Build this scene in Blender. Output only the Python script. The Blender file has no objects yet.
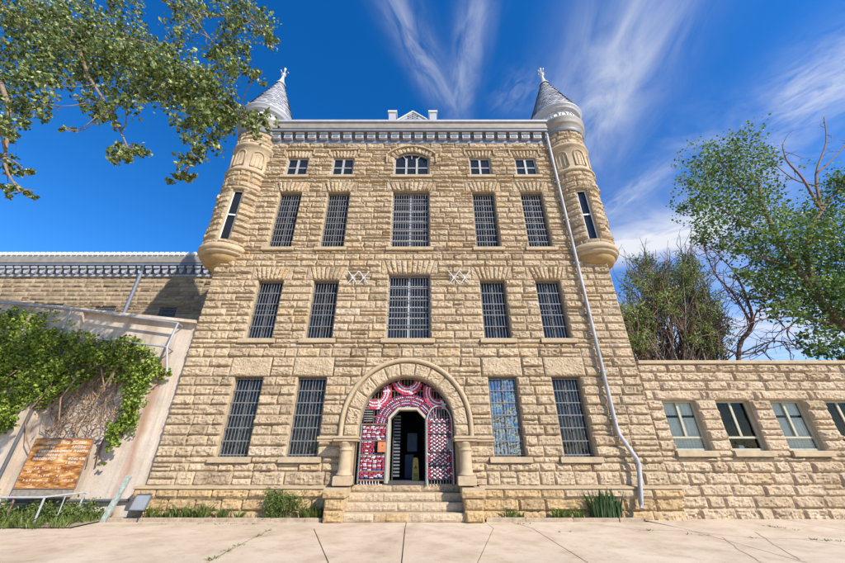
import bpy, math, random
import numpy as np
random.seed(7)
rng = np.random.default_rng(11)
PI = math.pi
sc = bpy.context.scene
COL = sc.collection

# ------------------------------------------------------------------ camera model
F, TILT, DIST, EYE, CX, CY = 338.0, math.radians(26.9), 11.1, 1.6, 422.5, 281.5
def at(x, y, Y=0.0):
    a = (x - CX) / F; b = (CY - y) / F
    dy = math.cos(TILT) - b * math.sin(TILT); dz = math.sin(TILT) + b * math.cos(TILT)
    k = (Y + DIST) / dy
    return (a * k, Y, EYE + dz * k)
def px_scale(y, Y):
    b = (CY - y) / F
    k = (Y + DIST) / (math.cos(TILT) - b * math.sin(TILT))
    return k / F            # metres per photo pixel at that depth

# ------------------------------------------------------------------ materials
MATS = {}
def nodes_of(name):
    m = bpy.data.materials.new(name); m.use_nodes = True
    nt = m.node_tree; b = nt.nodes['Principled BSDF']
    MATS[name] = m
    return m, nt, b
def N(nt, kind, **kw):
    n = nt.nodes.new(kind)
    for k, v in kw.items():
        if k in n.inputs: n.inputs[k].default_value = v
        else: setattr(n, k, v)
    return n
def noise(nt, scale, detail=4, rough=.55, vec=None, dim='3D'):
    n = N(nt, 'ShaderNodeTexNoise', Scale=scale, Detail=detail, Roughness=rough)
    if vec is not None: nt.links.new(vec, n.inputs['Vector'])
    return n
def ramp(nt, fac, stops):
    r = nt.nodes.new('ShaderNodeValToRGB')
    el = r.color_ramp.elements
    while len(el) < len(stops): el.new(.5)
    for e, (p, c) in zip(el, stops):
        e.position = p; e.color = (*c, 1) if len(c) == 3 else c
    nt.links.new(fac, r.inputs['Fac'])
    return r.outputs['Color']
def mixc(nt, fac, a, b, mode='MIX'):
    n = nt.nodes.new('ShaderNodeMix'); n.data_type = 'RGBA'; n.blend_type = mode
    for s, v in ((n.inputs[0], fac), (n.inputs[6], a), (n.inputs[7], b)):
        if isinstance(v, (int, float)): s.default_value = v
        elif isinstance(v, tuple): s.default_value = (*v, 1)
        else: nt.links.new(v, s)
    return n.outputs[2]
def objco(nt, scale=(1, 1, 1)):
    t = nt.nodes.new('ShaderNodeTexCoord'); mp = nt.nodes.new('ShaderNodeMapping')
    g = nt.nodes.new('ShaderNodeNewGeometry')
    nt.links.new(g.outputs['Position'], mp.inputs['Vector']); mp.inputs['Scale'].default_value = scale
    return mp.outputs['Vector']
def bump(nt, b, h, strength, dist):
    n = nt.nodes.new('ShaderNodeBump'); n.inputs['Strength'].default_value = strength; n.inputs['Distance'].default_value = dist
    nt.links.new(h, n.inputs['Height']); nt.links.new(n.outputs['Normal'], b.inputs['Normal'])
    return n
def plain(name, col, rough=.6, metal=0.0, var=.18, vs=6.0, bs=.15, bd=.01, spec=.5):
    m, nt, b = nodes_of(name)
    v = objco(nt)
    n = noise(nt, vs, 6, .6, v)
    lo = tuple(c * (1 - var) for c in col); hi = tuple(min(1, c * (1 + var)) for c in col)
    nt.links.new(ramp(nt, n.outputs['Fac'], [(.3, lo), (.7, hi)]), b.inputs['Base Color'])
    b.inputs['Roughness'].default_value = rough; b.inputs['Metallic'].default_value = metal
    b.inputs['Specular IOR Level'].default_value = spec
    if bs: bump(nt, b, noise(nt, vs * 5, 5, .6, v).outputs['Fac'], bs, bd)
    return m
def stone_mat(name, stops, mortar=(.31, .235, .155), sat_bottom=True, bumpd=.02):
    m, nt, b = nodes_of(name)
    v = objco(nt)
    at_ = N(nt, 'ShaderNodeAttribute', attribute_name='tone')
    mo = N(nt, 'ShaderNodeAttribute', attribute_name='mortar')
    c = ramp(nt, at_.outputs['Fac'], stops)
    n1 = noise(nt, 3.2, 7, .62, v); n2 = noise(nt, 22, 6, .65, v)
    st = noise(nt, 1.0, 5, .6, objco(nt, (3.5, 3.5, .35)))
    c = mixc(nt, .75, c, ramp(nt, n1.outputs['Fac'], [(.25, (.72, .68, .62)), (.5, (1, 1, 1)), (.8, (1.2, 1.12, 1.0))]), 'MULTIPLY')
    c = mixc(nt, .7, c, ramp(nt, n2.outputs['Fac'], [(.25, (.7, .67, .63)), (.55, (1.04, 1.04, 1.04)), (.8, (1.16, 1.14, 1.1))]), 'MULTIPLY')
    c = mixc(nt, .35, c, ramp(nt, st.outputs['Fac'], [(.35, (.72, .68, .62)), (.6, (1.06, 1.06, 1.06))]), 'MULTIPLY')
    gr = noise(nt, .55, 6, .62, v)
    c = mixc(nt, .38, c, ramp(nt, gr.outputs['Fac'], [(.32, (.74, .70, .65)), (.55, (1.03, 1.02, 1.0))]), 'MULTIPLY')
    c = mixc(nt, mo.outputs['Fac'], c, mortar)
    nt.links.new(c, b.inputs['Base Color']); b.inputs['Roughness'].default_value = .93
    b.inputs['Specular IOR Level'].default_value = .2
    h = N(nt, 'ShaderNodeMath', operation='ADD')
    w = noise(nt, 9, 9, .68, objco(nt, (1, 1, 1.5)))
    nt.links.new(w.outputs['Fac'], h.inputs[0]); nt.links.new(n2.outputs['Fac'], h.inputs[1])
    bump(nt, b, h.outputs[0], 1.0, bumpd)
    return m
SAND = [(0, (.33, .25, .16)), (.2, (.42, .325, .212)), (.5, (.475, .37, .245)), (.75, (.505, .395, .26)), (.9, (.46, .325, .18)), (1, (.53, .43, .305))]
stone_mat('sandstone', SAND)
stone_mat('sandstone_base', [(0, (.36, .255, .145)), (.4, (.47, .33, .175)), (.75, (.5, .35, .175)), (1, (.48, .37, .24))])
stone_mat('sandstone_wing', [(0, (.41, .305, .19)), (.4, (.51, .395, .265)), (.8, (.55, .435, .30)), (1, (.5, .35, .185))], mortar=(.5, .41, .30))
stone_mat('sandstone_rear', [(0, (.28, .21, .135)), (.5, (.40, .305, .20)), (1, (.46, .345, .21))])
plain('dressed_stone', (.435, .33, .205), .85, var=.16, vs=5, bs=.35, bd=.008, spec=.2)
plain('dressed_stone_gold', (.37, .245, .11), .85, var=.14, vs=5, bs=.6, bd=.02, spec=.2)
plain('cornice_paint', (.40, .40, .41), .5, var=.12, vs=3, bs=.1)
plain('cornice_blue', (.165, .185, .22), .5, var=.15, vs=3, bs=.1)
plain('cornice_tan', (.27, .235, .185), .6, var=.2, vs=3, bs=.15)
plain('white_paint', (.72, .71, .69), .5, var=.08, vs=8, bs=.1)
plain('bar_steel', (.175, .17, .165), .5, .0, var=.3, vs=9, bs=.1)
plain('dark_steel', (.06, .055, .055), .6, .0, var=.3, vs=9, bs=.1)
plain('frame_grey', (.09, .09, .095), .6, var=.2, bs=0)
plain('galvanised', (.36, .36, .37), .5, .3, var=.2, vs=4, bs=.08)
def mat_pipe():
    m, nt, b = nodes_of('weathered_pipe')
    n = noise(nt, 1.0, 7, .65, objco(nt, (9, 9, 1.6))); n2 = noise(nt, 1, 4, .6, objco(nt, (2, 2, .5)))
    c = ramp(nt, n.outputs['Fac'], [(.3, (.20, .13, .085)), (.42, (.33, .31, .29)), (.6, (.42, .42, .42)), (.8, (.52, .52, .51))])
    c = mixc(nt, .5, c, ramp(nt, n2.outputs['Fac'], [(.35, (.6, .56, .52)), (.6, (1.05, 1.05, 1.05))]), 'MULTIPLY')
    nt.links.new(c, b.inputs['Base Color']); b.inputs['Roughness'].default_value = .55
mat_pipe()
plain('window_white', (.36, .35, .335), .6, var=.2, vs=9, bs=.1)
plain('anchor_grey', (.50, .49, .47), .6, var=.3, vs=12, bs=.1)
plain('faded_letter', (.60, .50, .38), .8, var=.3, vs=14, bs=.1)
plain('olive_frame', (.42, .385, .275), .55, var=.12, vs=5, bs=.08)
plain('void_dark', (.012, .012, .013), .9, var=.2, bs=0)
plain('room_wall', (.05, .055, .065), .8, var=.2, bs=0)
plain('red_ribbon', (.44, .035, .075), .7, var=.25, vs=25, bs=.2)
plain('white_ribbon', (.66, .56, .57), .7, var=.15, vs=25, bs=.2)
plain('blue_ribbon', (.085, .065, .22), .7, var=.25, vs=25, bs=.2)
plain('rust_iron', (.20, .12, .075), .8, var=.35, vs=12, bs=.3)
plain('orange_box', (.50, .17, .06), .5, var=.2, vs=10, bs=.1)
plain('yellow_plastic', (.40, .27, .02), .4, var=.08, bs=0)
plain('blue_panel', (.06, .10, .20), .5, var=.2, bs=0)
plain('grey_slat', (.13, .14, .15), .5, var=.15, bs=0)
plain('curtain', (.78, .77, .66), .9, var=.1, vs=8, bs=.1)
plain('roof_membrane', (.16, .16, .17), .9, var=.2)
plain('post_green', (.34, .38, .32), .8, var=.4, vs=14, bs=.4)
plain('lamp_grey', (.24, .245, .255), .6, .0, var=.1, bs=0)
plain('old_board', (.27, .22, .17), .9, var=.35, vs=14, bs=.4)
plain('curb_stone', (.36, .27, .18), .9, var=.25, vs=8, bs=.4)
plain('grate_iron', (.10, .10, .11), .7, var=.2, bs=0)
def mat_rustsign():
    m, nt, b = nodes_of('rusty_sign')
    n = noise(nt, 1.0, 8, .68, objco(nt, (2.6, 2.6, 11)))
    n2 = noise(nt, 3, 6, .6, objco(nt))
    c = ramp(nt, n.outputs['Fac'], [(.30, (.08, .025, .01)), (.43, (.24, .08, .015)), (.52, (.46, .20, .04)), (.60, (.62, .38, .15)), (.70, (.74, .60, .42))])
    c = mixc(nt, .5, c, ramp(nt, n2.outputs['Fac'], [(.35, (.6, .5, .45)), (.6, (1.1, 1, .95))]), 'MULTIPLY')
    nt.links.new(c, b.inputs['Base Color']); b.inputs['Roughness'].default_value = .7
    bump(nt, b, n.outputs['Fac'], .2, .01)
mat_rustsign()
def mat_glass():
    m, nt, b = nodes_of('dark_glass')
    b.inputs['Base Color'].default_value = (.018, .022, .026, 1)
    b.inputs['Roughness'].default_value = .04; b.inputs['Specular IOR Level'].default_value = .3
    bump(nt, b, noise(nt, 2.2, 2, .5, objco(nt)).outputs['Fac'], .25, .05)
    m2 = bpy.data.materials.new('clear_glass'); m2.use_nodes = True; MATS['clear_glass'] = m2
    nt = m2.node_tree
    for n in list(nt.nodes): nt.nodes.remove(n)
    o = nt.nodes.new('ShaderNodeOutputMaterial'); t = nt.nodes.new('ShaderNodeBsdfTransparent'); t.inputs[0].default_value = (.96, .97, .95, 1)
    g = nt.nodes.new('ShaderNodeBsdfGlossy'); g.inputs['Roughness'].default_value = .02
    fr = nt.nodes.new('ShaderNodeFresnel'); fr.inputs['IOR'].default_value = 1.33
    bp = nt.nodes.new('ShaderNodeBump'); bp.inputs['Strength'].default_value = .2; bp.inputs['Distance'].default_value = .05
    nz = noise(nt, 2.2, 2, .5, objco(nt)); nt.links.new(nz.outputs['Fac'], bp.inputs['Height']); nt.links.new(bp.outputs[0], g.inputs['Normal'])
    mx = nt.nodes.new('ShaderNodeMixShader')
    nt.links.new(fr.outputs[0], mx.inputs[0]); nt.links.new(t.outputs[0], mx.inputs[1]); nt.links.new(g.outputs[0], mx.inputs[2])
    nt.links.new(mx.outputs[0], o.inputs[0])
mat_glass()
def mat_sky_glass():
    m, nt, b = nodes_of('sky_glass')
    b.inputs['Base Color'].default_value = (.02, .03, .05, 1); b.inputs['Roughness'].default_value = .03; b.inputs['Specular IOR Level'].default_value = 1; b.inputs['IOR'].default_value = 2.1
    bump(nt, b, noise(nt, 1.8, 3, .55, objco(nt)).outputs['Fac'], .6, .08)
mat_sky_glass()
def mat_slate():
    m, nt, b = nodes_of('slate_shingle')
    at_ = N(nt, 'ShaderNodeAttribute', attribute_name='tone')
    n = noise(nt, 7, 6, .6, objco(nt))
    c = ramp(nt, at_.outputs['Fac'], [(0, (.32, .32, .335)), (.6, (.46, .455, .47)), (1, (.57, .56, .56))])
    c = mixc(nt, .6, c, ramp(nt, n.outputs['Fac'], [(.3, (.75, .75, .78)), (.7, (1.1, 1.08, 1.05))]), 'MULTIPLY')
    nt.links.new(c, b.inputs['Base Color']); b.inputs['Roughness'].default_value = .7
mat_slate()
def mat_pave():
    m, nt, b = nodes_of('pavement_concrete')
    v = objco(nt)
    n1 = noise(nt, .9, 7, .6, v); n2 = noise(nt, 55, 4, .7, v); n3 = noise(nt, .35, 4, .55, v); n4 = noise(nt, 6, 8, .75, v)
    c = ramp(nt, n1.outputs['Fac'], [(.25, (.48, .375, .255)), (.5, (.59, .47, .335)), (.75, (.645, .525, .385))])
    c = mixc(nt, .7, c, ramp(nt, n2.outputs['Fac'], [(.3, (.78, .77, .75)), (.6, (1.05, 1.05, 1.05))]), 'MULTIPLY')
    c = mixc(nt, .5, c, ramp(nt, n3.outputs['Fac'], [(.35, (.8, .74, .68)), (.6, (1.05, 1.05, 1.05))]), 'MULTIPLY')
    c = mixc(nt, .7, c, ramp(nt, n4.outputs['Fac'], [(.30, (.55, .48, .40)), (.44, (1, 1, 1))]), 'MULTIPLY')
    n5 = noise(nt, 1.7, 7, .68, v)
    c = mixc(nt, .6, c, ramp(nt, n5.outputs['Fac'], [(.36, (.74, .68, .60)), (.52, (1.02, 1.02, 1.02))]), 'MULTIPLY')
    nt.links.new(c, b.inputs['Base Color']); b.inputs['Roughness'].default_value = .9
    bump(nt, b, n2.outputs['Fac'], .3, .006)
    m, nt, b = nodes_of('dirt')
    v = objco(nt); n1 = noise(nt, 2.5, 8, .7, v); n2 = noise(nt, 40, 5, .7, v)
    c = ramp(nt, n1.outputs['Fac'], [(.3, (.22, .165, .105)), (.55, (.36, .275, .18)), (.75, (.46, .36, .245))])
    c = mixc(nt, .7, c, ramp(nt, n2.outputs['Fac'], [(.3, (.6, .6, .6)), (.6, (1.05, 1.05, 1.05))]), 'MULTIPLY')
    nt.links.new(c, b.inputs['Base Color']); b.inputs['Roughness'].default_value = .95
    bump(nt, b, n2.outputs['Fac'], .6, .02)
    m, nt, b = nodes_of('wall_concrete')
    v = objco(nt); n1 = noise(nt, 1.1, 8, .62, v); n2 = noise(nt, 30, 6, .7, v); s = noise(nt, 1, 6, .65, objco(nt, (4, 4, .28)))
    c = ramp(nt, n1.outputs['Fac'], [(.25, (.42, .34, .26)), (.5, (.56, .465, .365)), (.75, (.62, .53, .43))])
    c = mixc(nt, .8, c, ramp(nt, s.outputs['Fac'], [(.3, (.62, .54, .46)), (.55, (1.02, 1.01, 1))]), 'MULTIPLY')
    c = mixc(nt, .6, c, ramp(nt, n2.outputs['Fac'], [(.3, (.72, .7, .68)), (.55, (1.04, 1.04, 1.04))]), 'MULTIPLY')
    # rust stain running down below the pipe joint
    g = nt.nodes.new('ShaderNodeNewGeometry'); sp = nt.nodes.new('ShaderNodeSeparateXYZ'); nt.links.new(g.outputs['Position'], sp.inputs[0])
    wob = noise(nt, 1.3, 4, .6, v)
    a = N(nt, 'ShaderNodeMath', operation='MULTIPLY_ADD'); nt.links.new(wob.outputs['Fac'], a.inputs[0]); a.inputs[1].default_value = .35; nt.links.new(sp.outputs['X'], a.inputs[2])
    d = N(nt, 'ShaderNodeMath', operation='ADD'); nt.links.new(a.outputs[0], d.inputs[0]); d.inputs[1].default_value = 8.40
    ab = N(nt, 'ShaderNodeMath', operation='ABSOLUTE'); nt.links.new(d.outputs[0], ab.inputs[0])
    mr = N(nt, 'ShaderNodeMapRange'); nt.links.new(ab.outputs[0], mr.inputs[0])
    mr.inputs[1].default_value = .0; mr.inputs[2].default_value = .22; mr.inputs[3].default_value = .62; mr.inputs[4].default_value = 0
    mz = N(nt, 'ShaderNodeMapRange'); nt.links.new(sp.outputs['Z'], mz.inputs[0]); mz.inputs[1].default_value = 4.9; mz.inputs[2].default_value = 4.3
    mu = N(nt, 'ShaderNodeMath', operation='MULTIPLY'); nt.links.new(mr.outputs[0], mu.inputs[0]); nt.links.new(mz.outputs[0], mu.inputs[1])
    c = mixc(nt, mu.outputs[0], c, (.34, .15, .075))
    nt.links.new(c, b.inputs['Base Color']); b.inputs['Roughness'].default_value = .9
    bump(nt, b, n2.outputs['Fac'], .35, .01)
mat_pave()
def leaf_mat(name, dark, mid, light, trans=.35):
    m, nt, b = nodes_of(name)
    at_ = N(nt, 'ShaderNodeAttribute', attribute_name='tone')
    c = ramp(nt, at_.outputs['Fac'], [(0, dark), (.5, mid), (1, light)])
    nt.links.new(c, b.inputs['Base Color']); b.inputs['Roughness'].default_value = .5
    b.inputs['Specular IOR Level'].default_value = .35
    t = nt.nodes.new('ShaderNodeBsdfTranslucent')
    cc = mixc(nt, 1, c, (1.2, 1.3, .5), 'MULTIPLY'); nt.links.new(cc, t.inputs[0])
    mx = nt.nodes.new('ShaderNodeMixShader'); mx.inputs[0].default_value = trans
    o = nt.nodes['Material Output']
    nt.links.new(b.outputs[0], mx.inputs[1]); nt.links.new(t.outputs[0], mx.inputs[2]); nt.links.new(mx.outputs[0], o.inputs[0])
leaf_mat('cottonwood_leaf', (.045, .075, .016), (.15, .195, .055), (.45, .475, .20), .22)
leaf_mat('elm_leaf', (.04, .08, .02), (.125, .195, .055), (.29, .37, .13), .25)
leaf_mat('juniper_leaf', (.10, .13, .045), (.27, .32, .12), (.44, .48, .22), .32)
leaf_mat('vine_leaf', (.04, .075, .008), (.19, .265, .025), (.42, .48, .09), .28)
leaf_mat('weed_leaf', (.06, .09, .02), (.13, .18, .04), (.28, .30, .10))
leaf_mat('iris_leaf', (.03, .07, .025), (.06, .12, .045), (.14, .2, .09))
plain('bark', (.22, .155, .10), .95, var=.35, vs=14, bs=.6, bd=.02)
plain('bark_brown', (.21, .12, .075), .95, var=.3, vs=14, bs=.5, bd=.02)
plain('bark_pale', (.30, .23, .17), .95, var=.3, vs=14, bs=.5, bd=.02)
plain('dead_vine', (.24, .155, .09), .95, var=.4, vs=14, bs=.3, bd=.01)

# ------------------------------------------------------------------ object helpers
def tag(o, label=None, cat=None, group=None, kind=None):
    if label: o['label'] = label
    if cat: o['category'] = cat
    if group: o['group'] = group
    if kind: o['kind'] = kind
    return o
def thing(name, label, cat, loc=(0, 0, 0), group=None):
    o = bpy.data.objects.new(name, None); COL.objects.link(o); o.location = loc
    o.empty_display_size = .3
    return tag(o, label, cat, group)
def wpos(o):
    x = y = z = 0.0
    while o is not None:
        x += o.location.x; y += o.location.y; z += o.location.z; o = o.parent
    return x, y, z
def link(name, me, parent=None, label=None):
    o = bpy.data.objects.new(name, me); COL.objects.link(o)
    if parent is not None:
        px, py, pz = wpos(parent)
        o.parent = parent; o.location = (-px, -py, -pz)   # meshes are built in world coordinates
    if label: o['label'] = label
    return o
def copy_part(o, parent, dx=0, dy=0, dz=0):
    c = o.copy(); COL.objects.link(c); c.parent = parent
    c.location = (o.location.x + dx, o.location.y + dy, o.location.z + dz)
    return c
class MB:
    """collects simple shapes (world coordinates), then becomes ONE mesh"""
    def __init__(s): s.v = []; s.f = []; s.m = []; s.mats = []; s.sm = []
    def mi(s, mat):
        if mat not in s.mats: s.mats.append(mat)
        return s.mats.index(mat)
    def poly(s, pts, mat, smooth=False):
        n = len(s.v); s.v += [tuple(p) for p in pts]; s.f.append(tuple(range(n, n + len(pts)))); s.m.append(s.mi(mat)); s.sm.append(smooth)
    def grid(s, rows, mat, closed=False, smooth=True):
        n = len(s.v); w = len(rows[0]); mi = s.mi(mat)
        for r in rows: s.v += [tuple(p) for p in r]
        for i in range(len(rows) - 1):
            for j in range(w if closed else w - 1):
                k = (j + 1) % w
                s.f.append((n + i * w + j, n + i * w + k, n + (i + 1) * w + k, n + (i + 1) * w + j)); s.m.append(mi); s.sm.append(smooth)
    def box(s, x0, x1, y0, y1, z0, z1, mat, bev=0.0):
        if x0 > x1: x0, x1 = x1, x0
        if y0 > y1: y0, y1 = y1, y0
        if z0 > z1: z0, z1 = z1, z0
        b = min(bev, (x1 - x0) * .4, (y1 - y0) * .4, (z1 - z0) * .4)
        if b <= 0:
            P = [(x0, y0, z0), (x1, y0, z0), (x1, y1, z0), (x0, y1, z0), (x0, y0, z1), (x1, y0, z1), (x1, y1, z1), (x0, y1, z1)]
            n = len(s.v); s.v += P; mi = s.mi(mat)
            for q in ((0, 3, 2, 1), (4, 5, 6, 7), (0, 1, 5, 4), (1, 2, 6, 5), (2, 3, 7, 6), (3, 0, 4, 7)):
                s.f.append(tuple(n + i for i in q)); s.m.append(mi); s.sm.append(False)
        else:
            def ring(i, z): return [(x0 + i, y0 + i, z), (x1 - i, y0 + i, z), (x1 - i, y1 - i, z), (x0 + i, y1 - i, z)]
            rr = [ring(b, z0), ring(0, z0 + b), ring(0, z1 - b), ring(b, z1)]
            s.grid(rr, mat, True, False); s.poly(rr[3], mat); s.poly(rr[0][::-1], mat)
    def tube(s, pts, r, mat, n=8, cap=True):
        pts = [np.array(p, float) for p in pts]; rs = r if isinstance(r, (list, tuple)) else [r] * len(pts)
        rows = []
        ref = np.array([.31, .17, .94])
        for i, p in enumerate(pts):
            d = pts[min(i + 1, len(pts) - 1)] - pts[max(i - 1, 0)]; d = d / (np.linalg.norm(d) + 1e-9)
            a = np.cross(d, ref)
            if np.linalg.norm(a) < .1: a = np.cross(d, np.array([1., 0, 0]))
            a /= np.linalg.norm(a); b = np.cross(d, a)
            rows.append([p + rs[i] * (math.cos(t) * a + math.sin(t) * b) for t in [2 * PI * k / n for k in range(n)]])
        s.grid(rows, mat, True)
        if cap: s.poly(rows[0][::-1], mat); s.poly(rows[-1], mat)
    def lathe(s, prof, c, mat, n=40, a0=0, a1=2 * PI, smooth=True):
        full = abs(a1 - a0 - 2 * PI) < 1e-6; k = n if full else n + 1
        rows = [[(c[0] + r * math.sin(a0 + (a1 - a0) * i / n), c[1] - r * math.cos(a0 + (a1 - a0) * i / n), z) for i in range(k)] for r, z in prof]
        s.grid(rows, mat, full, smooth)
    def prism(s, poly, y0, y1, mat):      # polygon in (x, z), extruded along y
        s.poly([(x, y0, z) for x, z in poly], mat); s.poly([(x, y1, z) for x, z in poly][::-1], mat)
        n = len(poly)
        for i in range(n):
            a, b = poly[i], poly[(i + 1) % n]
            s.poly([(a[0], y0, a[1]), (a[0], y1, a[1]), (b[0], y1, b[1]), (b[0], y0, b[1])], mat)
    def build(s, name, parent=None, label=None):
        me = bpy.data.meshes.new(name); me.from_pydata([tuple(map(float, p)) for p in s.v], [], s.f)
        for m in s.mats: me.materials.append(MATS[m])
        me.polygons.foreach_set('material_index', s.m); me.polygons.foreach_set('use_smooth', s.sm)
        me.update()
        return link(name, me, parent, label)
def np_mesh(name, V, Fq, mat, attrs=None, parent=None, smooth=False, label=None):
    me = bpy.data.meshes.new(name); nv, nf, k = len(V), len(Fq), Fq.shape[1]
    me.vertices.add(nv); me.vertices.foreach_set('co', np.asarray(V, np.float32).ravel())
    me.loops.add(nf * k); me.loops.foreach_set('vertex_index', Fq.astype(np.int32).ravel())
    me.polygons.add(nf); me.polygons.foreach_set('loop_start', np.arange(0, nf * k, k, dtype=np.int32))
    me.polygons.foreach_set('loop_total', np.full(nf, k, np.int32)); me.polygons.foreach_set('use_smooth', np.full(nf, smooth))
    me.materials.append(MATS[mat]); me.update(calc_edges=True)
    for a, d in (attrs or {}).items():
        t = me.attributes.new(a, 'FLOAT', 'POINT'); t.data.foreach_set('value', np.asarray(d, np.float32))
    me.validate()
    return link(name, me, parent, label)

# ------------------------------------------------------------------ rock-faced masonry
def hsh(i, j, k):
    h = (i.astype(np.int64) * 374761393 + j.astype(np.int64) * 668265263 + k.astype(np.int64) * 2147483647 * 3) & 0xffffffff
    h = ((h ^ (h >> 13)) * 1274126177) & 0xffffffff
    return ((h ^ (h >> 16)) & 0xffff) / 65535.0
def vnoise(x, y, k):
    xi = np.floor(x); yi = np.floor(y); fx = x - xi; fy = y - yi
    fx = fx * fx * (3 - 2 * fx); fy = fy * fy * (3 - 2 * fy)
    a = hsh(xi, yi, k); b = hsh(xi + 1, yi, k); c = hsh(xi, yi + 1, k); d = hsh(xi + 1, yi + 1, k)
    return (a * (1 - fx) + b * fx) * (1 - fy) + (c * (1 - fx) + d * fx) * fy
class Masonry:
    def __init__(s, cell=.042, bulge=.055, mask=None, draft=.016, joint=.022):
        s.P = []; s.q = []; s.n = 0; s.cell = cell; s.bulge = bulge; s.mask = mask; s.k = 0; s.draft = draft; s.joint = joint
        s.seed = random.randint(0, 9999)
    def stone(s, q, bulge=None, tone=None, base=0.0, cell=None):
        """q: four (u, z) corners: bottom left, bottom right, top right, top left"""
        q = np.array(q, float); cell = cell or s.cell
        w = max(np.linalg.norm(q[1] - q[0]), np.linalg.norm(q[2] - q[3])); h = max(np.linalg.norm(q[3] - q[0]), np.linalg.norm(q[2] - q[1]))
        if w < .03 or h < .03: return
        def line(L):
            m = min(s.draft / L, .2); n = max(2, int(round(L / cell)))
            return np.concatenate([[0], np.linspace(m, 1 - m, n + 1), [1]])
        S, T = np.meshgrid(line(w), line(h)); ns = S.shape[1]; nt_ = S.shape[0]
        S = S.ravel(); T = T.ravel()
        p = (q[0] * ((1 - S) * (1 - T))[:, None] + q[1] * (S * (1 - T))[:, None] + q[2] * (S * T)[:, None] + q[3] * ((1 - S) * T)[:, None])
        ds = np.minimum(S, 1 - S) * w; dt = np.minimum(T, 1 - T) * h
        d = np.minimum(ds, dt)
        edge = (d < 1e-6)
        if tone is None: tone = float(np.clip(rng.normal(.5, .23), 0, 1))
        b = (s.bulge if bulge is None else bulge) * rng.uniform(.65, 1.35)
        s.k += 1
        tilt = rng.uniform(-.25, .25)
        o = np.ones(len(S))
        s.P.append(np.stack([p[:, 0], p[:, 1], d, edge * o, tone * o, b * (1 + tilt * (2 * S - 1) + .25 * (1 - T) - .1), (s.k * 7 + s.seed) * o, base * o], 1))
        i = np.arange(ns - 1); j = np.arange(nt_ - 1); I, J = np.meshgrid(i, j); a = (J * ns + I).ravel() + s.n
        s.q.append(np.stack([a, a + 1, a + ns + 1, a + ns], 1)); s.n += len(S)
    def finish(s, name, mapping, mat, parent=None, label=None):
        P = np.concatenate(s.P); Q = np.concatenate(s.q)
        u, z, d, e, tone, b, k, base = P.T
        dd = np.clip(d - s.draft * .9, 0, None)
        pr = np.clip(dd / .042, 0, 1); pr = pr * pr * (3 - 2 * pr)
        n1 = vnoise(u * 3.1 + k * 1.7, z * 5.2 + k * .7, k); n2 = vnoise(u * 8 + k, z * 13, k + 1); n3 = vnoise(u * 19, z * 27 + k, k + 2); n4 = vnoise(u * 37, z * 41, k + 3)
        rid = 1 - np.abs(2 * n2 - 1)
        h = b * pr * (.3 + .8 * n1 + .6 * (rid - .5) + .45 * (n3 - .5)) + pr * .024 * (n4 - .5)
        h = np.where(e > .5, -s.joint, h + .003 * (n4 - .5))
        if s.mask is not None: h = np.where(s.mask(u, z), np.minimum(h, 0), h)
        h = h + base
        V = mapping(u, z, h)
        return np_mesh(name, V, Q, mat, {'tone': np.clip(tone + .12 * (n1 - .5), 0, 1), 'mortar': np.where(e > .5, .85, 0)}, parent, False, label)
def courses(mas, zs, u0, u1, excl=(), avg=.62, split=.1, halfw=(), stagger=.5, **kw):
    """fill a wall with coursed stones around rectangular openings and round ones"""
    for z0, z1 in zip(zs[:-1], zs[1:]):
        cuts = sorted({z0, z1} | {z for e in excl for z in (e[2], e[3]) if z0 + .03 < z < z1 - .03})
        for a, b in zip(cuts[:-1], cuts[1:]):
            bl = [(e[0], e[1]) for e in excl if e[2] < b - .02 and e[3] > a + .02]
            for f in halfw:
                r = f(a, b)
                if r: bl.append(r)
            bl.sort(); x = u0; iv = []
            for l, r in bl:
                if l > x + .02: iv.append((x, l))
                x = max(x, r)
            if x < u1 - .02: iv.append((x, u1))
            for l, r in iv:
                L = r - l; n = max(1, int(round(L / (avg * random.uniform(.85, 1.2)))))
                wd = np.array([random.uniform(.6, 1.5) for _ in range(n)]); wd = np.cumsum(wd / wd.sum()) * L
                xs = [l] + list(l + wd)
                for p, q in zip(xs[:-1], xs[1:]):
                    if random.random() < split and b - a > .2 and q - p > .3:
                        m = a + (b - a) * random.uniform(.4, .6)
                        mas.stone([(p, a), (q, a), (q, m), (p, m)], **kw); mas.stone([(p, m), (q, m), (q, b), (p, b)], **kw)
                    else:
                        mas.stone([(p, a), (q, a), (q, b), (p, b)], **kw)
def lin(a, b, n): return list(np.linspace(a, b, n + 1))
front = lambda y0: (lambda u, z, h: np.stack([u, y0 - h, z], 1))

# ------------------------------------------------------------------ main cell-block building
XC = -.49; XL, XR = -7.8, 7.0
COLS = [-5.59, -3.55, XC, 2.57, 4.61]; WW = .92; CW = 1.52
ROW = {4: (1.5, 3.8), 3: (5.05, 7.3), 2: (8.7, 11.5), 1: (12.45, 13.5)}
bld = thing('stone_prison_building', 'tall tan rock-faced sandstone prison block with barred windows and two corner turrets', 'building', (XC, 0, 0))
zs = [.77, 1.13, 1.5] + lin(1.5, 3.8, 8)[1:] + lin(3.8, 5.05, 4)[1:] + lin(5.05, 7.3, 8)[1:] + lin(7.3, 8.7, 5)[1:] + lin(8.7, 11.5, 10)[1:] + lin(11.5, 12.45, 4)[1:] + lin(12.45, 13.5, 4)[1:] + lin(13.5, 14.4, 3)[1:]
ARZ = 2.36; AR = 1.45; ARO = 1.88
excl = []; vous = []
openings = []      # x0, x1, z0, z1, row, col
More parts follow.
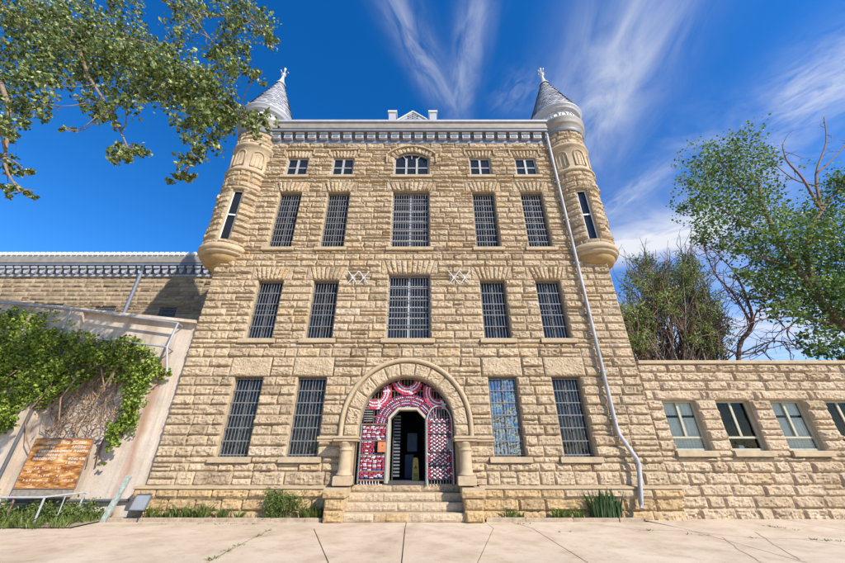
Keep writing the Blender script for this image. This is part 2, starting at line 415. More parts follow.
for r, (z0, z1) in ROW.items():
    for ci, cx in enumerate(COLS):
        if r == 4 and ci == 2: continue
        w = CW if ci == 2 else WW
        zt = z1
        if ci == 2 and r == 3: zt = 7.54
        if ci == 2 and r == 2: zt = 11.56
        openings.append((cx - w / 2, cx + w / 2, z0, zt, r, ci))
        excl.append((cx - w / 2, cx + w / 2, z0 - .0, zt))
        sh = .16
        excl.append((cx - w / 2 - sh, cx + w / 2 + sh, z0 - sh, z0))      # sill
        if r == 4:
            excl.append((cx - .66, cx + .66, zt, zt + .625)); vous.append(('slab', cx, w, zt, .625))
        elif r in (3, 2):
            hh = {3: .56, 2: .55}[r]
            if ci == 2: hh = .60 if r == 3 else .49
            excl.append((cx - w / 2 - .3, cx + w / 2 + .3, zt, zt + hh)); vous.append(('jack', cx, w, zt, hh))
        elif ci != 2:
            excl.append((cx - w / 2 - .2, cx + w / 2 + .2, zt, zt + .42)); vous.append(('hood', cx, w, zt, .42))
# segmental head of the central attic window
SEG_C, SEG_R = (XC, 12.55), 1.1
excl.append((XC - .76, XC + .76, 12.45, 13.5))
def arch_band(z0, z1):
    if z1 <= .8: return None
    if z0 < ARZ - .05:
        return (XC - 1.66, XC + 1.66)
    a = max(0, (AR + .08) ** 2 - (z0 - ARZ) ** 2) ** .5; b = max(0, (ARO + .05) ** 2 - (z1 - ARZ) ** 2)
    if z0 - ARZ > ARO - .03: return None
    b = b ** .5
    h = max(a, min(.5 * (a + b), max(b - .08, a)))
    return (XC - h, XC + h) if h > .05 else None
def seg_band(z0, z1):
    if z0 < 13.47 or z0 > 13.92: return None
    a = max(0, (SEG_R + .03) ** 2 - (z0 - SEG_C[1]) ** 2) ** .5
    a = min(a, .78)
    h = max(a, .6) if z0 < 13.7 else max(a, .45)
    return (XC - h, XC + h)
inring = lambda u, z: ((np.hypot(u - XC, z - ARZ) < 2.02) & (z > ARZ)) | ((np.abs(u - XC) < 2.0) & (z <= ARZ) & (z > 1.9)) | ((np.hypot(u - XC, z - SEG_C[1]) < 1.5) & (np.abs(u - XC) < 1.08) & (z > 13.1))
wall = Masonry(cell=.040, bulge=.062, mask=inring, joint=.024)
courses(wall, zs, XL, XR, excl, avg=.66, split=.12, halfw=(arch_band, seg_band))
for kind, cx, w, z, hh in vous:
    l, r = cx - w / 2, cx + w / 2
    if kind == 'slab': continue
    n = 9 if w > 1 else 7
    sp = .2 if kind == 'jack' else .12; ex = .3 if kind == 'jack' else .2
    h2 = hh
    bs = np.linspace(l, r, n + 1); ts = np.linspace(l - sp, r + sp, n + 1)
    for i in range(n):
        wall.stone([(bs[i], z), (bs[i + 1], z), (ts[i + 1], z + h2), (ts[i], z + h2)], bulge=.055, base=.012, tone=float(np.clip(rng.normal(.62, .2), 0, 1)))
    wall.stone([(l - ex, z), (l, z), (l - sp, z + h2), (l - ex, z + h2)], bulge=.03); wall.stone([(r, z), (r + ex, z), (r + ex, z + h2), (r + sp, z + h2)], bulge=.03)
wall.finish('facade_wall', front(0), 'sandstone', bld)
# side and rear walls
for nm, X, sg in (('side_wall', XL, -1), ('side_wall', XR, 1)):
    m = Masonry(cell=.11, bulge=.05)
    courses(m, [0, .26, .52] + zs, 0, 14, avg=.7, split=.05)
    m.finish(nm, (lambda X, sg: lambda u, z, h: np.stack([X + sg * h, u, z], 1))(X, sg), 'sandstone', bld)
m = MB(); m.box(XL + .05, XR - .05, 13.9, 14.0, 0, 14.6, 'sandstone'); m.build('rear_wall', bld)
m = MB()
m.poly([(XL, .1, 15.2), (XR, .1, 15.2), (XR, 14, 15.2), (XL, 14, 15.2)], 'roof_membrane'); m.build('roof', bld)

# --- base: plinth courses, water table
STX0, STX1 = -2.57, 1.6
for a, b in ((XL - .1, STX0 + .02), (STX1 - .02, XR + .1)):
    pl = Masonry(cell=.045, bulge=.055); courses(pl, [-.12, .2, .5], a, b, avg=.85, split=0); pl.finish('plinth', front(-.13), 'sandstone_base', bld)
    lc = Masonry(cell=.04, bulge=.045); courses(lc, [.5, .72], a - .06 * (a < -5), b + .08 * (b > 5), avg=1.0, split=0); lc.finish('ledge_course', front(-.19), 'sandstone_base', bld)
    e, sg = (a, -1) if a < -5 else (b, 1)
    er = Masonry(cell=.05, bulge=.03)
    for z0, z1 in ((-.12, .2), (.2, .5), (.5, .72)): er.stone([(-.13 - .06 * (z0 > .4), z0), (.12, z0), (.12, z1), (-.13 - .06 * (z0 > .4), z1)])
    er.finish('plinth_return', (lambda e, sg: lambda u, z, h: np.stack([e + sg * (h * .6 + .06 * (z > .5)), u, z], 1))(e, sg), 'sandstone_base', bld)
    m = MB(); a2, b2 = a - .07 * (a < -5), b + .09 * (b > 5)
    m.box(a2, b2, -.235, .02, .715, .765, 'dressed_stone', .008)
    m.poly([(a2, -.225, .766), (b2, -.225, .766), (b2, .0, .80), (a2, .0, .80)], 'dressed_stone')
    m.box(a2, b2, -.165, -.06, .478, .512, 'dressed_stone')
    m.build('water_table', bld)

# --- windows
SASH = {}
def window(x0, x1, z0, z1, row, ci):
    seg = (row == 1 and ci == 2)
    dep = .27 if row != 1 else .13
    cx = (x0 + x1) / 2
    m = MB()
    # stone reveals
    rm = 'dressed_stone'
    m.poly([(x0, .02, z0), (x0, dep, z0), (x0, dep, z1), (x0, .02, z1)], rm); m.poly([(x1, dep, z0), (x1, .02, z0), (x1, .02, z1), (x1, dep, z1)], rm)
    m.poly([(x0, .02, z0), (x1, .02, z0), (x1, dep, z0), (x0, dep, z0)], rm)
    if not seg: m.poly([(x0, .02, z1), (x0, dep, z1), (x1, dep, z1), (x1, .02, z1)], rm)
    fr = 'window_white' if row in (1,) or ci == 2 else 'frame_grey'
    t = .05
    y0, y1 = dep - .06, dep
    m.box(x0, x0 + t, y0, y1, z0, z1, fr); m.box(x1 - t, x1, y0, y1, z0, z1, fr); m.box(x0 + t, x1 - t, y0, y1, z0, z0 + t, fr)
    if not seg: m.box(x0 + t, x1 - t, y0, y1, z1 - t, z1, fr)
    mm = 'window_white'
    if row == 1:
        vs = [cx] if not seg else [x0 + (x1 - x0) * .345, x0 + (x1 - x0) * .655]
        for v in vs: m.box(v - .045, v + .045, y0 - .01, y1 - .005, z0 + t, z1 - t if not seg else z1 + .02, mm)
        hz = (z0 + z1) / 2 - .02
        for i in range(len(vs) + 1):
            a = x0 + t if i == 0 else vs[i - 1] + .045; b = x1 - t if i == len(vs) else vs[i] - .045
            m.box(a, b, y0 + .005, y1 - .005, hz - .022, hz + .022, mm)
    else:
        tw = .045 if ci == 2 else .022
        m.box(cx - tw, cx + tw, y0, y1 - .005, z0 + t, z1 - t, mm if ci == 2 else 'frame_grey')
        nh = 5 if ci == 2 else 1
        for k in range(1, nh + 1):
            z = z0 + (z1 - z0) * k / (nh + 1)
            for a, b in ((x0 + t, cx - tw), (cx + tw, x1 - t)):
                m.box(a, b, y0 + .01, y1 - .005, z - .018, z + .018, mm if ci == 2 else 'frame_grey')
    if seg:
        pts = [SEG_C[0] + 0 for _ in ()]
        th = math.acos(.76 / SEG_R)
        arc = [(SEG_C[0] + SEG_R * math.cos(a), SEG_C[1] + SEG_R * math.sin(a)) for a in np.linspace(th, PI - th, 15)]
        k = z1 - arc[0][1]
        arc = [(x, z + k * 1.0) for x, z in arc]
        for (xa, za), (xb, zb) in zip(arc[:-1], arc[1:]):
            m.poly([(xa, .02, za), (xa, dep, za), (xb, dep, zb), (xb, .02, zb)], rm)
            m.prism([(xa, za), (xb, zb), (xb, zb - .05), (xa, za - .05)], y0, y1, fr)
        for sx in (-.45, 0, .45):
            m.tube([(cx + sx * .6, y0, z1 - .02), (cx + sx, y0, z1 + .26)], .02, mm, 5)
    o = m.build('barred_window' if row != 1 else 'attic_window', bld)
    p = MB()
    if not seg: p.poly([(x0, dep - .02, z0), (x1, dep - .02, z0), (x1, dep - .02, z1), (x0, dep - .02, z1)], 'sky_glass' if (row, ci) == (4, 3) else 'dark_glass')
    else: p.poly([(x0, dep - .02, z0), (x1, dep - .02, z0)] + [(x, dep - .02, z) for x, z in arc], 'dark_glass')
    p.build('pane', o)
    if row != 1:
        g = MB(); by = .135
        n = 15 if ci == 2 else 9
        for k in range(n):
            x = x0 + .05 + (x1 - x0 - .1) * k / (n - 1) + random.uniform(-.004, .004)
            if ci == 2 and abs(x - cx) < .02: continue
            g.tube([(x, by, z0 + .02), (x, by, z1 - .02)], .0095, 'bar_steel', 6, False)
        nb = {4: 6, 3: 5, 2: 9}[row]
        for k in range(nb + 1):
            z = z0 + .06 + (z1 - z0 - .12) * k / nb
            g.box(x0 + .004, x1 - .004, by - .014, by + .014, z - .013, z + .013, 'bar_steel')
        g.build('bar_grille', o)
    s = MB(); s.box(x0 - .155, x1 + .155, -.105 if row != 1 else -.075, dep, z0 - .155, z0 - .004, 'dressed_stone', .012)
    s.box(x0 - .155, x1 + .155, -.004, .1, z0 - .156, z0 - .003, 'dressed_stone')
    s.build('sill', o)
    if row == 4:
        l = Masonry(cell=.035, bulge=.045, draft=.02)
        q = [(cx - .655, z1 + .004), (cx + .655, z1 + .004), (cx + .655, z1 + .622), (cx - .655, z1 + .622)]
        l.stone(q, bulge=.03, base=.03, tone=.55)
        lo = l.finish('lintel', front(0), 'sandstone', o)
        b = MB(); b.poly([(x0, -.0, z1 + .003), (x0, .2, z1 + .003), (x1, .2, z1 + .003), (x1, -.0, z1 + .003)], rm)
    if row == 1 and not seg:
        h = MB(); e = .23; zt = z1 + .44
        h.box(x0 - e, x1 + e, -.09, .02, zt, zt + .05, 'dressed_stone', .01)
        for xx in (x0 - e, x1 + e - .05): h.box(xx, xx + .05, -.085, .02, zt - .3, zt, 'dressed_stone', .01)
        h.build('hood_mould', o)
    if seg:
        l = Masonry(cell=.035, bulge=.05)
        n = 11; th0 = math.acos(min(1, .78 / SEG_R)); zc = SEG_C[1] + k_seg
        for i in range(n):
            a = PI - th0 - (PI - 2 * th0) * i / n; b = PI - th0 - (PI - 2 * th0) * (i + 1) / n
            pt = lambda rr, t: (SEG_C[0] + rr * math.cos(t), zc + rr * math.sin(t))
            l.stone([pt(SEG_R, a), pt(SEG_R, b), pt(SEG_R + .3, b), pt(SEG_R + .3, a)], base=.04)
        for sx in (-1, 1):
            a, b = XC + sx * .80, XC + sx * 1.06
            l.stone([(min(a, b), 13.12), (max(a, b), 13.12), (max(a, b), 13.52), (min(a, b), 13.52)], base=.04)
        l.finish('arched_lintel', front(0), 'sandstone', o)
        h = MB()
        rr = [[(SEG_C[0] + r_ * math.cos(t), yy, zc + r_ * math.sin(t)) for r_, yy in ((SEG_R + .3, .0), (SEG_R + .3, -.14), (SEG_R + .36, -.14), (SEG_R + .36, .0))] for t in np.linspace(PI - th0 + .06, th0 - .06, 20)]
        h.grid(rr, 'dressed_stone', False, False)
        for sx in (-1, 1): h.box(XC + sx * 1.07, XC + sx * 1.13, -.14, .0, 13.12, 13.62, 'dressed_stone')
        h.build('hood_mould', o)
k_seg = 13.5 - (SEG_C[1] + (SEG_R ** 2 - .76 ** 2) ** .5)
for op in openings: window(*op)

# --- XX iron wall anchors
for cx in (XC - 1.86, XC + 1.84):
    m = MB(); z = 7.32
    for k, dx in enumerate((-.2, .2)):
        for sg in (-1, 1):
            m.tube([(cx + dx - .19 * sg, -.12 - .012 * (sg > 0), z - .27), (cx + dx + .19 * sg, -.12 - .012 * (sg > 0), z + .27)], [.017, .024], 'anchor_grey', 6)
        m.tube([(cx + dx, -.15, z), (cx + dx, .02, z)], .05, 'anchor_grey', 8)
    m.build('wall_anchor', bld)

# --- big entrance arch
ar = Masonry(cell=.04, bulge=.05, draft=.018)
n = 11
pt = lambda rr, t: (XC + rr * math.cos(t), ARZ + rr * math.sin(t))
for i in range(n):
    a = PI - PI * i / n; b = PI - PI * (i + 1) / n
    ar.stone([pt(AR, a), pt(AR, b), pt(ARO, b), pt(ARO, a)], base=.05, tone=float(np.clip(rng.normal(.55, .12), 0, 1)))
for sg in (-1, 1):
    a, b = sorted((XC + sg * AR, XC + sg * ARO))
    ar.stone([(a, 2.04), (b, 2.04), (b, ARZ), (a, ARZ)], base=.05)
ar.finish('arch_ring', front(0), 'sandstone', bld)
m = MB()
path = [(XC - 1, 2.04)] + []
def ring_pts(r): return [(XC - r, 2.04)] + [(XC + r * math.cos(t), ARZ + r * math.sin(t)) for t in np.linspace(PI, 0, 40)] + [(XC + r, 2.04)]
prof = [(1.885, .0), (1.885, -.10), (1.93, -.135), (1.985, -.135), (2.02, -.09), (2.035, .02)]
rows = list(zip(*[[(x, y, z) for x, z in ring_pts(r)] for r, y in prof]))
m.grid(rows, 'dressed_stone', False, True)
m.build('arch_moulding', bld)
m = MB()      # reveal of the arch, back to the iron screen
RD = .44
ip = [(XC - AR, .8)] + [(XC - AR, 2.0)] + [(XC + AR * math.cos(t), ARZ + AR * math.sin(t)) for t in np.linspace(PI, 0, 40)] + [(XC + AR, 2.0), (XC + AR, .8)]
m.grid([[(x, -.04, z), (x, .2, z), (x, RD, z)] for x, z in ip], 'dressed_stone', False, True)
m.build('arch_reveal', bld)
for sg in (-1, 1):      # jambs, columns, imposts
    m = MB()
    a, b = XC + sg * AR, XC + sg * 1.68
    m.box(a, b, .02, .5, .8, 1.9, 'dressed_stone'); m.build('door_jamb', bld)
    cx = XC + sg * 1.72
    m = MB()
    m.box(cx - .25, cx + .25, -.42, .0, .80, 1.03, 'dressed_stone', .015)
    m.build('column_base', bld)
    m = MB(); cy = -.2
    m.lathe([(.0, 1.03), (.215, 1.03), (.225, 1.06), (.215, 1.09), (.185, 1.11), (.18, 1.2), (.168, 1.62), (.17, 1.66), (.195, 1.675), (.195, 1.70), (.17, 1.715), (.19, 1.77), (.235, 1.85), (.245, 1.89), (0, 1.89)], (cx, cy), 'dressed_stone', 24)
    m.build('column', bld)
    m = MB()
    o1 = XC + sg * 2.62; i1 = XC + sg * (AR - .03)
    m.box(i1, XC + sg * 2.05, -.46, .3, 1.90, 1.97, 'dressed_stone', .012); m.box(i1 - sg * .02, XC + sg * 2.08, -.49, .3, 1.97, 2.04, 'dressed_stone', .012)
    m.box(XC + sg * 2.05, o1, -.10, .02, 1.90, 1.97, 'dressed_stone', .01); m.box(XC + sg * 2.08, o1, -.13, .02, 1.97, 2.035, 'dressed_stone', .01)
    m.build('impost', bld)

# --- steps and cheek walls
for k in range(4):
    y = -.52 + k * .27
    s = Masonry(cell=.05, bulge=.022, draft=.012, joint=.01)
    x0, x1 = STX0 + .47, STX1 - .47
    courses(s, [.2 * k + .004, .2 * k + .2], x0, x1, avg=1.05, split=0)
    o = s.finish('step', front(y), 'sandstone_wing', bld)
    t = MB(); t.box(x0, x1, y + .008, (y + .30) if k < 3 else 1.2, .2 * k + .12, .2 * k + .2, 'dressed_stone'); t.build('tread', o)
for a, b in ((STX0, STX0 + .5), (STX1 - .5, STX1)):
    c = Masonry(cell=.04, bulge=.045)
    for z0, z1 in ((0, .27), (.27, .54)): c.stone([(a, z0), (b, z0), (b, z1), (a, z1)], tone=random.uniform(.2, .8))
    o = c.finish('cheek_wall', front(-.60), 'sandstone_base', bld)
    d = Masonry(cell=.05, bulge=.03)
    for y0, y1 in ((-.6, -.25), (-.25, .02)):
        for z0, z1 in ((0, .27), (.27, .54)): d.stone([(y0, z0), (y1, z0), (y1, z1), (y0, z1)])
    xi = b if a == STX0 else a; sg = 1 if a == STX0 else -1
    d.finish('cheek_side', (lambda xi, sg: lambda u, z, h: np.stack([xi + sg * h * .5, u, z], 1))(xi, sg), 'sandstone_base', o)
    xi2 = a if a == STX0 else b
    e = Masonry(cell=.05, bulge=.03)
    for y0, y1 in ((-.6, -.25), (-.25, .02)):
        for z0, z1 in ((0, .27), (.27, .54)): e.stone([(y0, z0), (y1, z0), (y1, z1), (y0, z1)])
    e.finish('cheek_side', (lambda xi, sg: lambda u, z, h: np.stack([xi - sg * h * .5, u, z], 1))(xi2, sg), 'sandstone_base', o)
    cp = Masonry(cell=.05, bulge=.025); cp.stone([(a - .05, .54), (b + .05, .54), (b + .05, .72), (a - .05, .72)])
    cp.finish('cap_face', front(-.655), 'sandstone_base', o)
    k = MB(); k.box(a - .048, b + .048, -.65, .06, .545, .765, 'dressed_stone', .012); k.build('cap', o)

# --- entrance screen: bars, ribbons, door, gate
SY = .32
RIB = {'r': 'red_ribbon', 'w': 'white_ribbon', 'b': 'blue_ribbon'}
DX0, DX1, DZ1 = -1.0, .08, 2.82
def in_arch(x, z, pad=.05): return (z < ARZ and abs(x - XC) < AR - pad) or (z >= ARZ and math.hypot(x - XC, z - ARZ) < AR - pad)
def in_door(x, z, pad=0): 
    return DX0 - pad < x < DX1 + pad and z < DZ1 + pad and (z < DZ1 - .28 + (min(x - DX0, DX1 - x) + pad) * 1.0 + pad * .4)
m = MB()
for k in range(27):      # vertical bars of the tympanum grille
    x = XC - 1.36 + k * .105
    top = ARZ + max(0, (AR - .02) ** 2 - (x - XC) ** 2) ** .5
    z0 = 2.36 if not (DX0 - .1 < x < DX1 + .1) else DZ1 + .1
    if top > z0 + .05: m.tube([(x, SY, z0), (x, SY, top)], .011, 'rust_iron', 6, False)
for z in (2.36, 2.62, 2.88, 3.14, 3.4):
    w = ((AR - .02) ** 2 - max(0, z - ARZ) ** 2) ** .5
    for a, b in ((XC - w, DX0 - .08), (DX1 + .08, XC + w)) if z < DZ1 else ((XC - w, XC + w),):
        m.box(a, b, SY - .02, SY - .008, z - .015, z + .015, 'rust_iron')
arcp = [(XC + (AR - .02) * math.cos(t), SY - .03, ARZ + (AR - .02) * math.sin(t)) for t in np.linspace(PI, 0, 36)]
m.tube([(XC - AR + .02, SY - .03, .82)] + arcp + [(XC + AR - .02, SY - .03, .82)], .028, 'bar_steel', 8)
m.build('arch_grille', bld)
m = MB(); m.poly([(XC - AR, 1.15, .8), (XC + AR, 1.15, .8), (XC + AR, 1.15, 4), (XC - AR, 1.15, 4)], 'void_dark')
bk = MB()  # near-black sheet standing in for the unlit space behind the grille
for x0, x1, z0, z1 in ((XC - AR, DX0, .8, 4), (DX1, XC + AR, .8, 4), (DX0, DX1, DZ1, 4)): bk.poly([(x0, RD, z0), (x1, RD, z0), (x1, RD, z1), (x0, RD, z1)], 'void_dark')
bk.build('void_sheet', bld)
def ribbon_dashes(mb, pts_fn, n, wid, mats, gap=.25, y=SY - .03, lift=.012):
    ph = random.random(); wid0 = wid; cl = lambda v: min(1, max(0, v))
    """short woven lengths of cloth along a path"""
    for i in range(-1, n):
        ta, tb = cl((i + ph + gap * .5) / n), cl((i + ph + 1 - gap * .5) / n)
        if tb - ta < .15 / n: continue
        a = pts_fn(ta); b = pts_fn(tb); c = pts_fn((ta + tb) / 2); wid = wid0 * random.uniform(.75, 1.15)
        if not all(in_arch(p[0], p[1], .04) and not in_door(p[0], p[1], .07) for p in (a, b)): continue
        mt = RIB[mats[i % len(mats)]]
        d = np.array([b[0] - a[0], b[1] - a[1]]); d /= np.linalg.norm(d) + 1e-9; nx, nz = -d[1] * wid / 2, d[0] * wid / 2
        j = random.uniform(-.004, .004)
        rows = [[(a[0] + nx, y, a[1] + nz), (c[0] + nx, y - lift, c[1] + nz + j), (b[0] + nx, y, b[1] + nz)],
                [(a[0] - nx, y, a[1] - nz), (c[0] - nx, y - lift, c[1] - nz + j), (b[0] - nx, y, b[1] - nz)]]
        mb.grid(rows, mt, False, False)
m = MB()
for ang, cr in ((90, 1.43), (90 + 46, 1.43), (90 - 46, 1.43)):
    c = (XC + cr * math.cos(math.radians(ang)), ARZ + cr * math.sin(math.radians(ang)))
    for k, (r, ch) in enumerate(((.275, 'r'), (.325, 'w'), (.37, 'r'), (.415, 'w'), (.46, 'r'), (.505, 'r'))):
        ribbon_dashes(m, lambda t, c=c, r=r: (c[0] + r * math.cos(2 * PI * t), c[1] + r * math.sin(2 * PI * t)), 30, .042, [ch] * 11 + ['w'], .04, y=SY - .05 - .004 * k)
m.build('ribbon_swags', bld, 'red and white ribbon swags under the arch')
m = MB()
fc = (XC + .02, 2.3)
for k, ch in enumerate(['w', 'b', 'r', 'w', 'b', 'w', 'r', 'b', 'w', 'r', 'b']):
    r = .62 + .038 * k
    ribbon_dashes(m, lambda t, r=r: (fc[0] + r * 1.02 * math.cos(PI * (1 - t)), fc[1] + r * .98 * math.sin(PI * (1 - t)) if True else 0), 44, .027, [ch] * (5 if k % 2 else 4) + ['r'], .25, y=SY - .035 - .002 * (k % 2))
m.build('ribbon_fan', bld, 'fan of blue, white and red ribbons over the door')
# left fixed panel
m = MB(); L0, L1 = XC - 1.40, -1.10
for x in (L0, L1): m.tube([(x, SY - .06, .82), (x, SY - .06, 2.40)], .03, 'bar_steel', 8)
for z in (2.40, 1.94, 1.55, 1.12, .9): m.box(L0, L1, SY - .075, SY - .045, z - .018, z + .018, 'rust_iron')
for k in range(8):
    x = L0 + (L1 - L0) * (k + .5) / 8; m.tube([(x, SY - .05, .84), (x, SY - .05, 2.38)], .009, 'dark_steel', 5, False)
for k in range(7): m.box(L0 + .06, L0 + .33, SY - .06, SY - .03, 2.48 + .07 * k, 2.51 + .07 * k, 'bar_steel')
g = m.build('grille_panel', bld)
rowsL = []; zz = .925
while zz < 2.36:
    if all(abs(zz - q) > .03 for q in (2.40, 1.94, 1.55, 1.12, .9)):
        low = min(zz - q for q in (1.94, 1.55, 1.12, .9) if zz > q)
        rowsL.append((zz, 'b' if low < .065 else 'rwr'[len(rowsL) % 3]))
    zz += .039
blocks = {}
for z, ch in rowsL:
    m = blocks.setdefault(0 if z > 1.95 else 1 if z > 1.55 else 2 if z > 1.12 else 3, MB())
    e = L1 - .04 if not 1.6 < z < 1.9 else L1 - .36
    alt = {'r': 'rrrrrw', 'w': 'wwwwwr', 'b': 'bbwbbb'}[ch]
    ribbon_dashes(m, lambda t, z=z, e=e: (L0 + .05 + (e - L0 - .05) * t, z), 5 if e > L1 - .1 else 3, .027, [alt[(i + int(z * 100)) % len(alt)] for i in range(8)], .22, y=SY - .07)
for k, m in blocks.items(): m.build('woven_ribbons', g)
m = MB(); m.box(L1 - .24, L1 - .01, SY - .16, SY - .05, 1.62, 1.90, 'orange_box', .012); m.tube([(L1 - .1, SY - .17, 1.8), (L1 - .1, SY - .15, 1.8)], .02, 'dark_steel', 8); m.build('lock_box', g)
m = MB()
for k in range(7): m.tube([(L0 + .1 + .085 * k, SY - .05, .80), (L0 + .1 + .085 * k, SY - .07, .90)], [.016, .008], 'white_ribbon', 5)
m.build('fringe', g)
# right gate leaf with arched head
m = MB(); G0, G1 = .13, .90; GY = SY - .12; gc = ((G0 + G1) / 2, 2.45); gr = (G1 - G0) / 2
arc = [(gc[0] + gr * math.cos(t), GY, gc[1] + gr * 1.25 * math.sin(t)) for t in np.linspace(PI, 0, 16)]
m.tube([(G0, GY, .80)] + arc + [(G1, GY, .80)], .026, 'window_white', 8)
for z in (2.42, 2.13, 1.63, 1.28, .93): m.box(G0, G1, GY - .015, GY + .015, z - .016, z + .016, 'dark_steel')
for k in range(9):
    x = G0 + (G1 - G0) * (k + .5) / 9; dz = 1.25 * max(0, gr ** 2 - (x - gc[0]) ** 2) ** .5
    m.tube([(x, GY + .02, .8), (x, GY + .02, gc[1] + dz)], .012, 'bar_steel', 6, False)
g = m.build('gate_leaf', bld)
nr = 32; blocks = {}
for i in range(nr):
    z = .97 + (2.52 - .97) * i / (nr - 1)
    for k in range(9):
        x = G0 + .055 + (G1 - G0 - .11) * k / 8; m = blocks.setdefault(sum(z > q for q in (2.42, 2.13, 1.63, 1.28)), MB())
        if any(abs(z - q) < .028 for q in (2.42, 2.13, 1.63, 1.28)): continue
        on = (i + k) % 2 == 0
        edge = k in (0, 8) or (k == 7 and i % 3 == 0)
        ch = 'w' if on and not (edge and random.random() < .65) else 'r'
        if not on and random.random() < .12: continue
        h = .036 if on else .024; w = .037 if on else .028
        s = .012 * (1 if k % 2 else -1); y = GY - (.022 if on else .004)
        if ch == 'r' and on: h *= .9
        m.grid([[(x - w, y, z - h / 2 - s), (x, y - .014, z - h / 2), (x + w, y, z - h / 2 + s)], [(x - w, y, z + h / 2 - s), (x, y - .014, z + h / 2), (x + w, y, z + h / 2 + s)]], RIB[ch], False, False)
for k, m in blocks.items(): m.build('woven_ribbons', g)
m = MB(); m.box(G1 - .17, G1 - .03, GY - .05, GY - .01, 1.7, 2.0, 'bar_steel', .01); m.build('lock_plate', g)
# door frame (chamfered head) and dark hall behind
m = MB(); ch = .26
fo = [(DX0, .82), (DX0, DZ1 - ch), (DX0 + ch, DZ1), (DX1 - ch, DZ1), (DX1, DZ1 - ch), (DX1, .82)]
fo2 = [(DX0 - .07, .82), (DX0 - .07, DZ1 - ch + .03), (DX0 + ch - .03, DZ1 + .07), (DX1 - ch + .03, DZ1 + .07), (DX1 + .07, DZ1 - ch + .03), (DX1 + .07, .82)]
m.grid([[(x, SY - .08, z), (x2, SY - .08, z2)] for (x, z), (x2, z2) in zip(fo, fo2)], 'olive_frame', False, False)
m.grid([[(x, SY - .08, z), (x, .69, z)] for (x, z) in fo], 'olive_frame', False, False)
for sx in (DX0, DX1): m.poly([(sx, .62, DZ1 - ch), (sx + (ch if sx == DX0 else -ch), .62, DZ1), (sx, .62, DZ1)], 'void_dark')
m.box(DX0, DX1, SY - .07, .69, .80, .87, 'dark_steel')
m.build('door_frame', bld)
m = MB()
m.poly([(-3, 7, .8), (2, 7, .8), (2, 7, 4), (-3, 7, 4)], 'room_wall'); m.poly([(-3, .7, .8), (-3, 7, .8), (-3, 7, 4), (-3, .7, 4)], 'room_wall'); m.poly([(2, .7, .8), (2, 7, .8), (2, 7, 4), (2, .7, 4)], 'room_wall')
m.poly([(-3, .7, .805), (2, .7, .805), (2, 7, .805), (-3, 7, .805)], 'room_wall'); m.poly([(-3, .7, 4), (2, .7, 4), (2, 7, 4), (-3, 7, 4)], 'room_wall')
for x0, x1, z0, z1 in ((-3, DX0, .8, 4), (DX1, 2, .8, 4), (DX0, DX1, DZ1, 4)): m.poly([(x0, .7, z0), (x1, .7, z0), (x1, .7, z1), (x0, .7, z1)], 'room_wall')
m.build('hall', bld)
m = MB()
m.box(-.96, -.93, .95, 1.5, .82, 2.7, 'dark_steel')
for k in range(19): m.box(-.92, -.72, .98, 1.02, .95 + .095 * k, 1.0 + .095 * k, 'grey_slat')
m.build('slatted_inner_gate', bld)
m = MB(); m.box(-.55, -.2, 2.5, 2.55, 1.65, 2.25, 'blue_panel'); m.box(-.62, -.32, 2.5, 2.54, .82, 1.55, 'blue_panel'); m.build('notice_panel', bld)
t = thing('folding_floor_sign', 'yellow folding floor sign standing in the dark entrance doorway', 'floor sign', (-.22, 1.2, .81))
m = MB()
m.prism([(-.34, .815), (-.10, .815), (-.14, 1.42), (-.18, 1.47), (-.26, 1.47), (-.30, 1.42)], 1.18, 1.20, 'yellow_plastic'); m.build('front_board', t)
m = MB(); m.grid([[(-.34, 1.40, .815), (-.10, 1.40, .815)], [(-.29, 1.21, 1.46), (-.15, 1.21, 1.46)]], 'yellow_plastic'); m.build('rear_board', t)
m = MB(); m.prism([(-.27, 1.16), (-.17, 1.16), (-.22, 1.26)], 1.172, 1.178, 'dark_steel'); m.box(-.28, -.16, 1.172, 1.178, 1.0, 1.02, 'dark_steel'); m.box(-.28, -.16, 1.172, 1.178, .95, .97, 'dark_steel'); m.build('warning_mark', t)

# --- cornice
def cornice(parent, X0, X1, Y, zb, zt, spacing, name='cornice', sx=1.0):
    H_ = zt - zb
    m = MB()
    fy = Y - .05
    m.box(X0, X1, fy, Y + .2, zb + .0, zb + .15 * H_, 'cornice_blue', .01)
    m.box(X0, X1, fy + .035, Y + .2, zb + .15 * H_, zb + .46 * H_, 'cornice_blue')
    m.box(X0, X1, Y - .30, Y + .3, zb + .46 * H_, zb + .58 * H_, 'cornice_blue', .01)
    m.box(X0, X1, Y - .33, Y + .3, zb + .58 * H_, zb + .88 * H_, 'cornice_tan', .015)
    m.box(X0, X1, Y - .40, Y + .35, zb + .88 * H_, zt, 'cornice_paint', .015)
    m.box(X0, X1, fy - .03, fy + .03, zb + .42 * H_, zb + .458 * H_, 'cornice_paint')
    c = m.build(name, parent)
    n = max(1, int((X1 - X0) / spacing)); st = (X1 - X0) / n
    b = MB(); x = X0 + st * .5; w = spacing * .33
    b.prism([(x - w, zb + .17 * H_), (x + w, zb + .17 * H_), (x + w, zb + .45 * H_), (x - w, zb + .45 * H_)], fy - .14, fy + .03, 'cornice_paint')
    b.box(x - w * .62, x + w * .62, fy - .155, fy - .139, zb + .21 * H_, zb + .37 * H_, 'cornice_blue', .004)
    b.box(x - w * 1.08, x + w * 1.08, fy - .19, fy + .03, zb + .37 * H_, zb + .456 * H_, 'cornice_tan', .006)
    first = b.build('bracket', c)
    for i in range(1, n): copy_part(first, c, st * i)
    return c
cornice(bld, XL + .75, XR - .85, 0, 14.36, 15.55, .545)
m = MB()
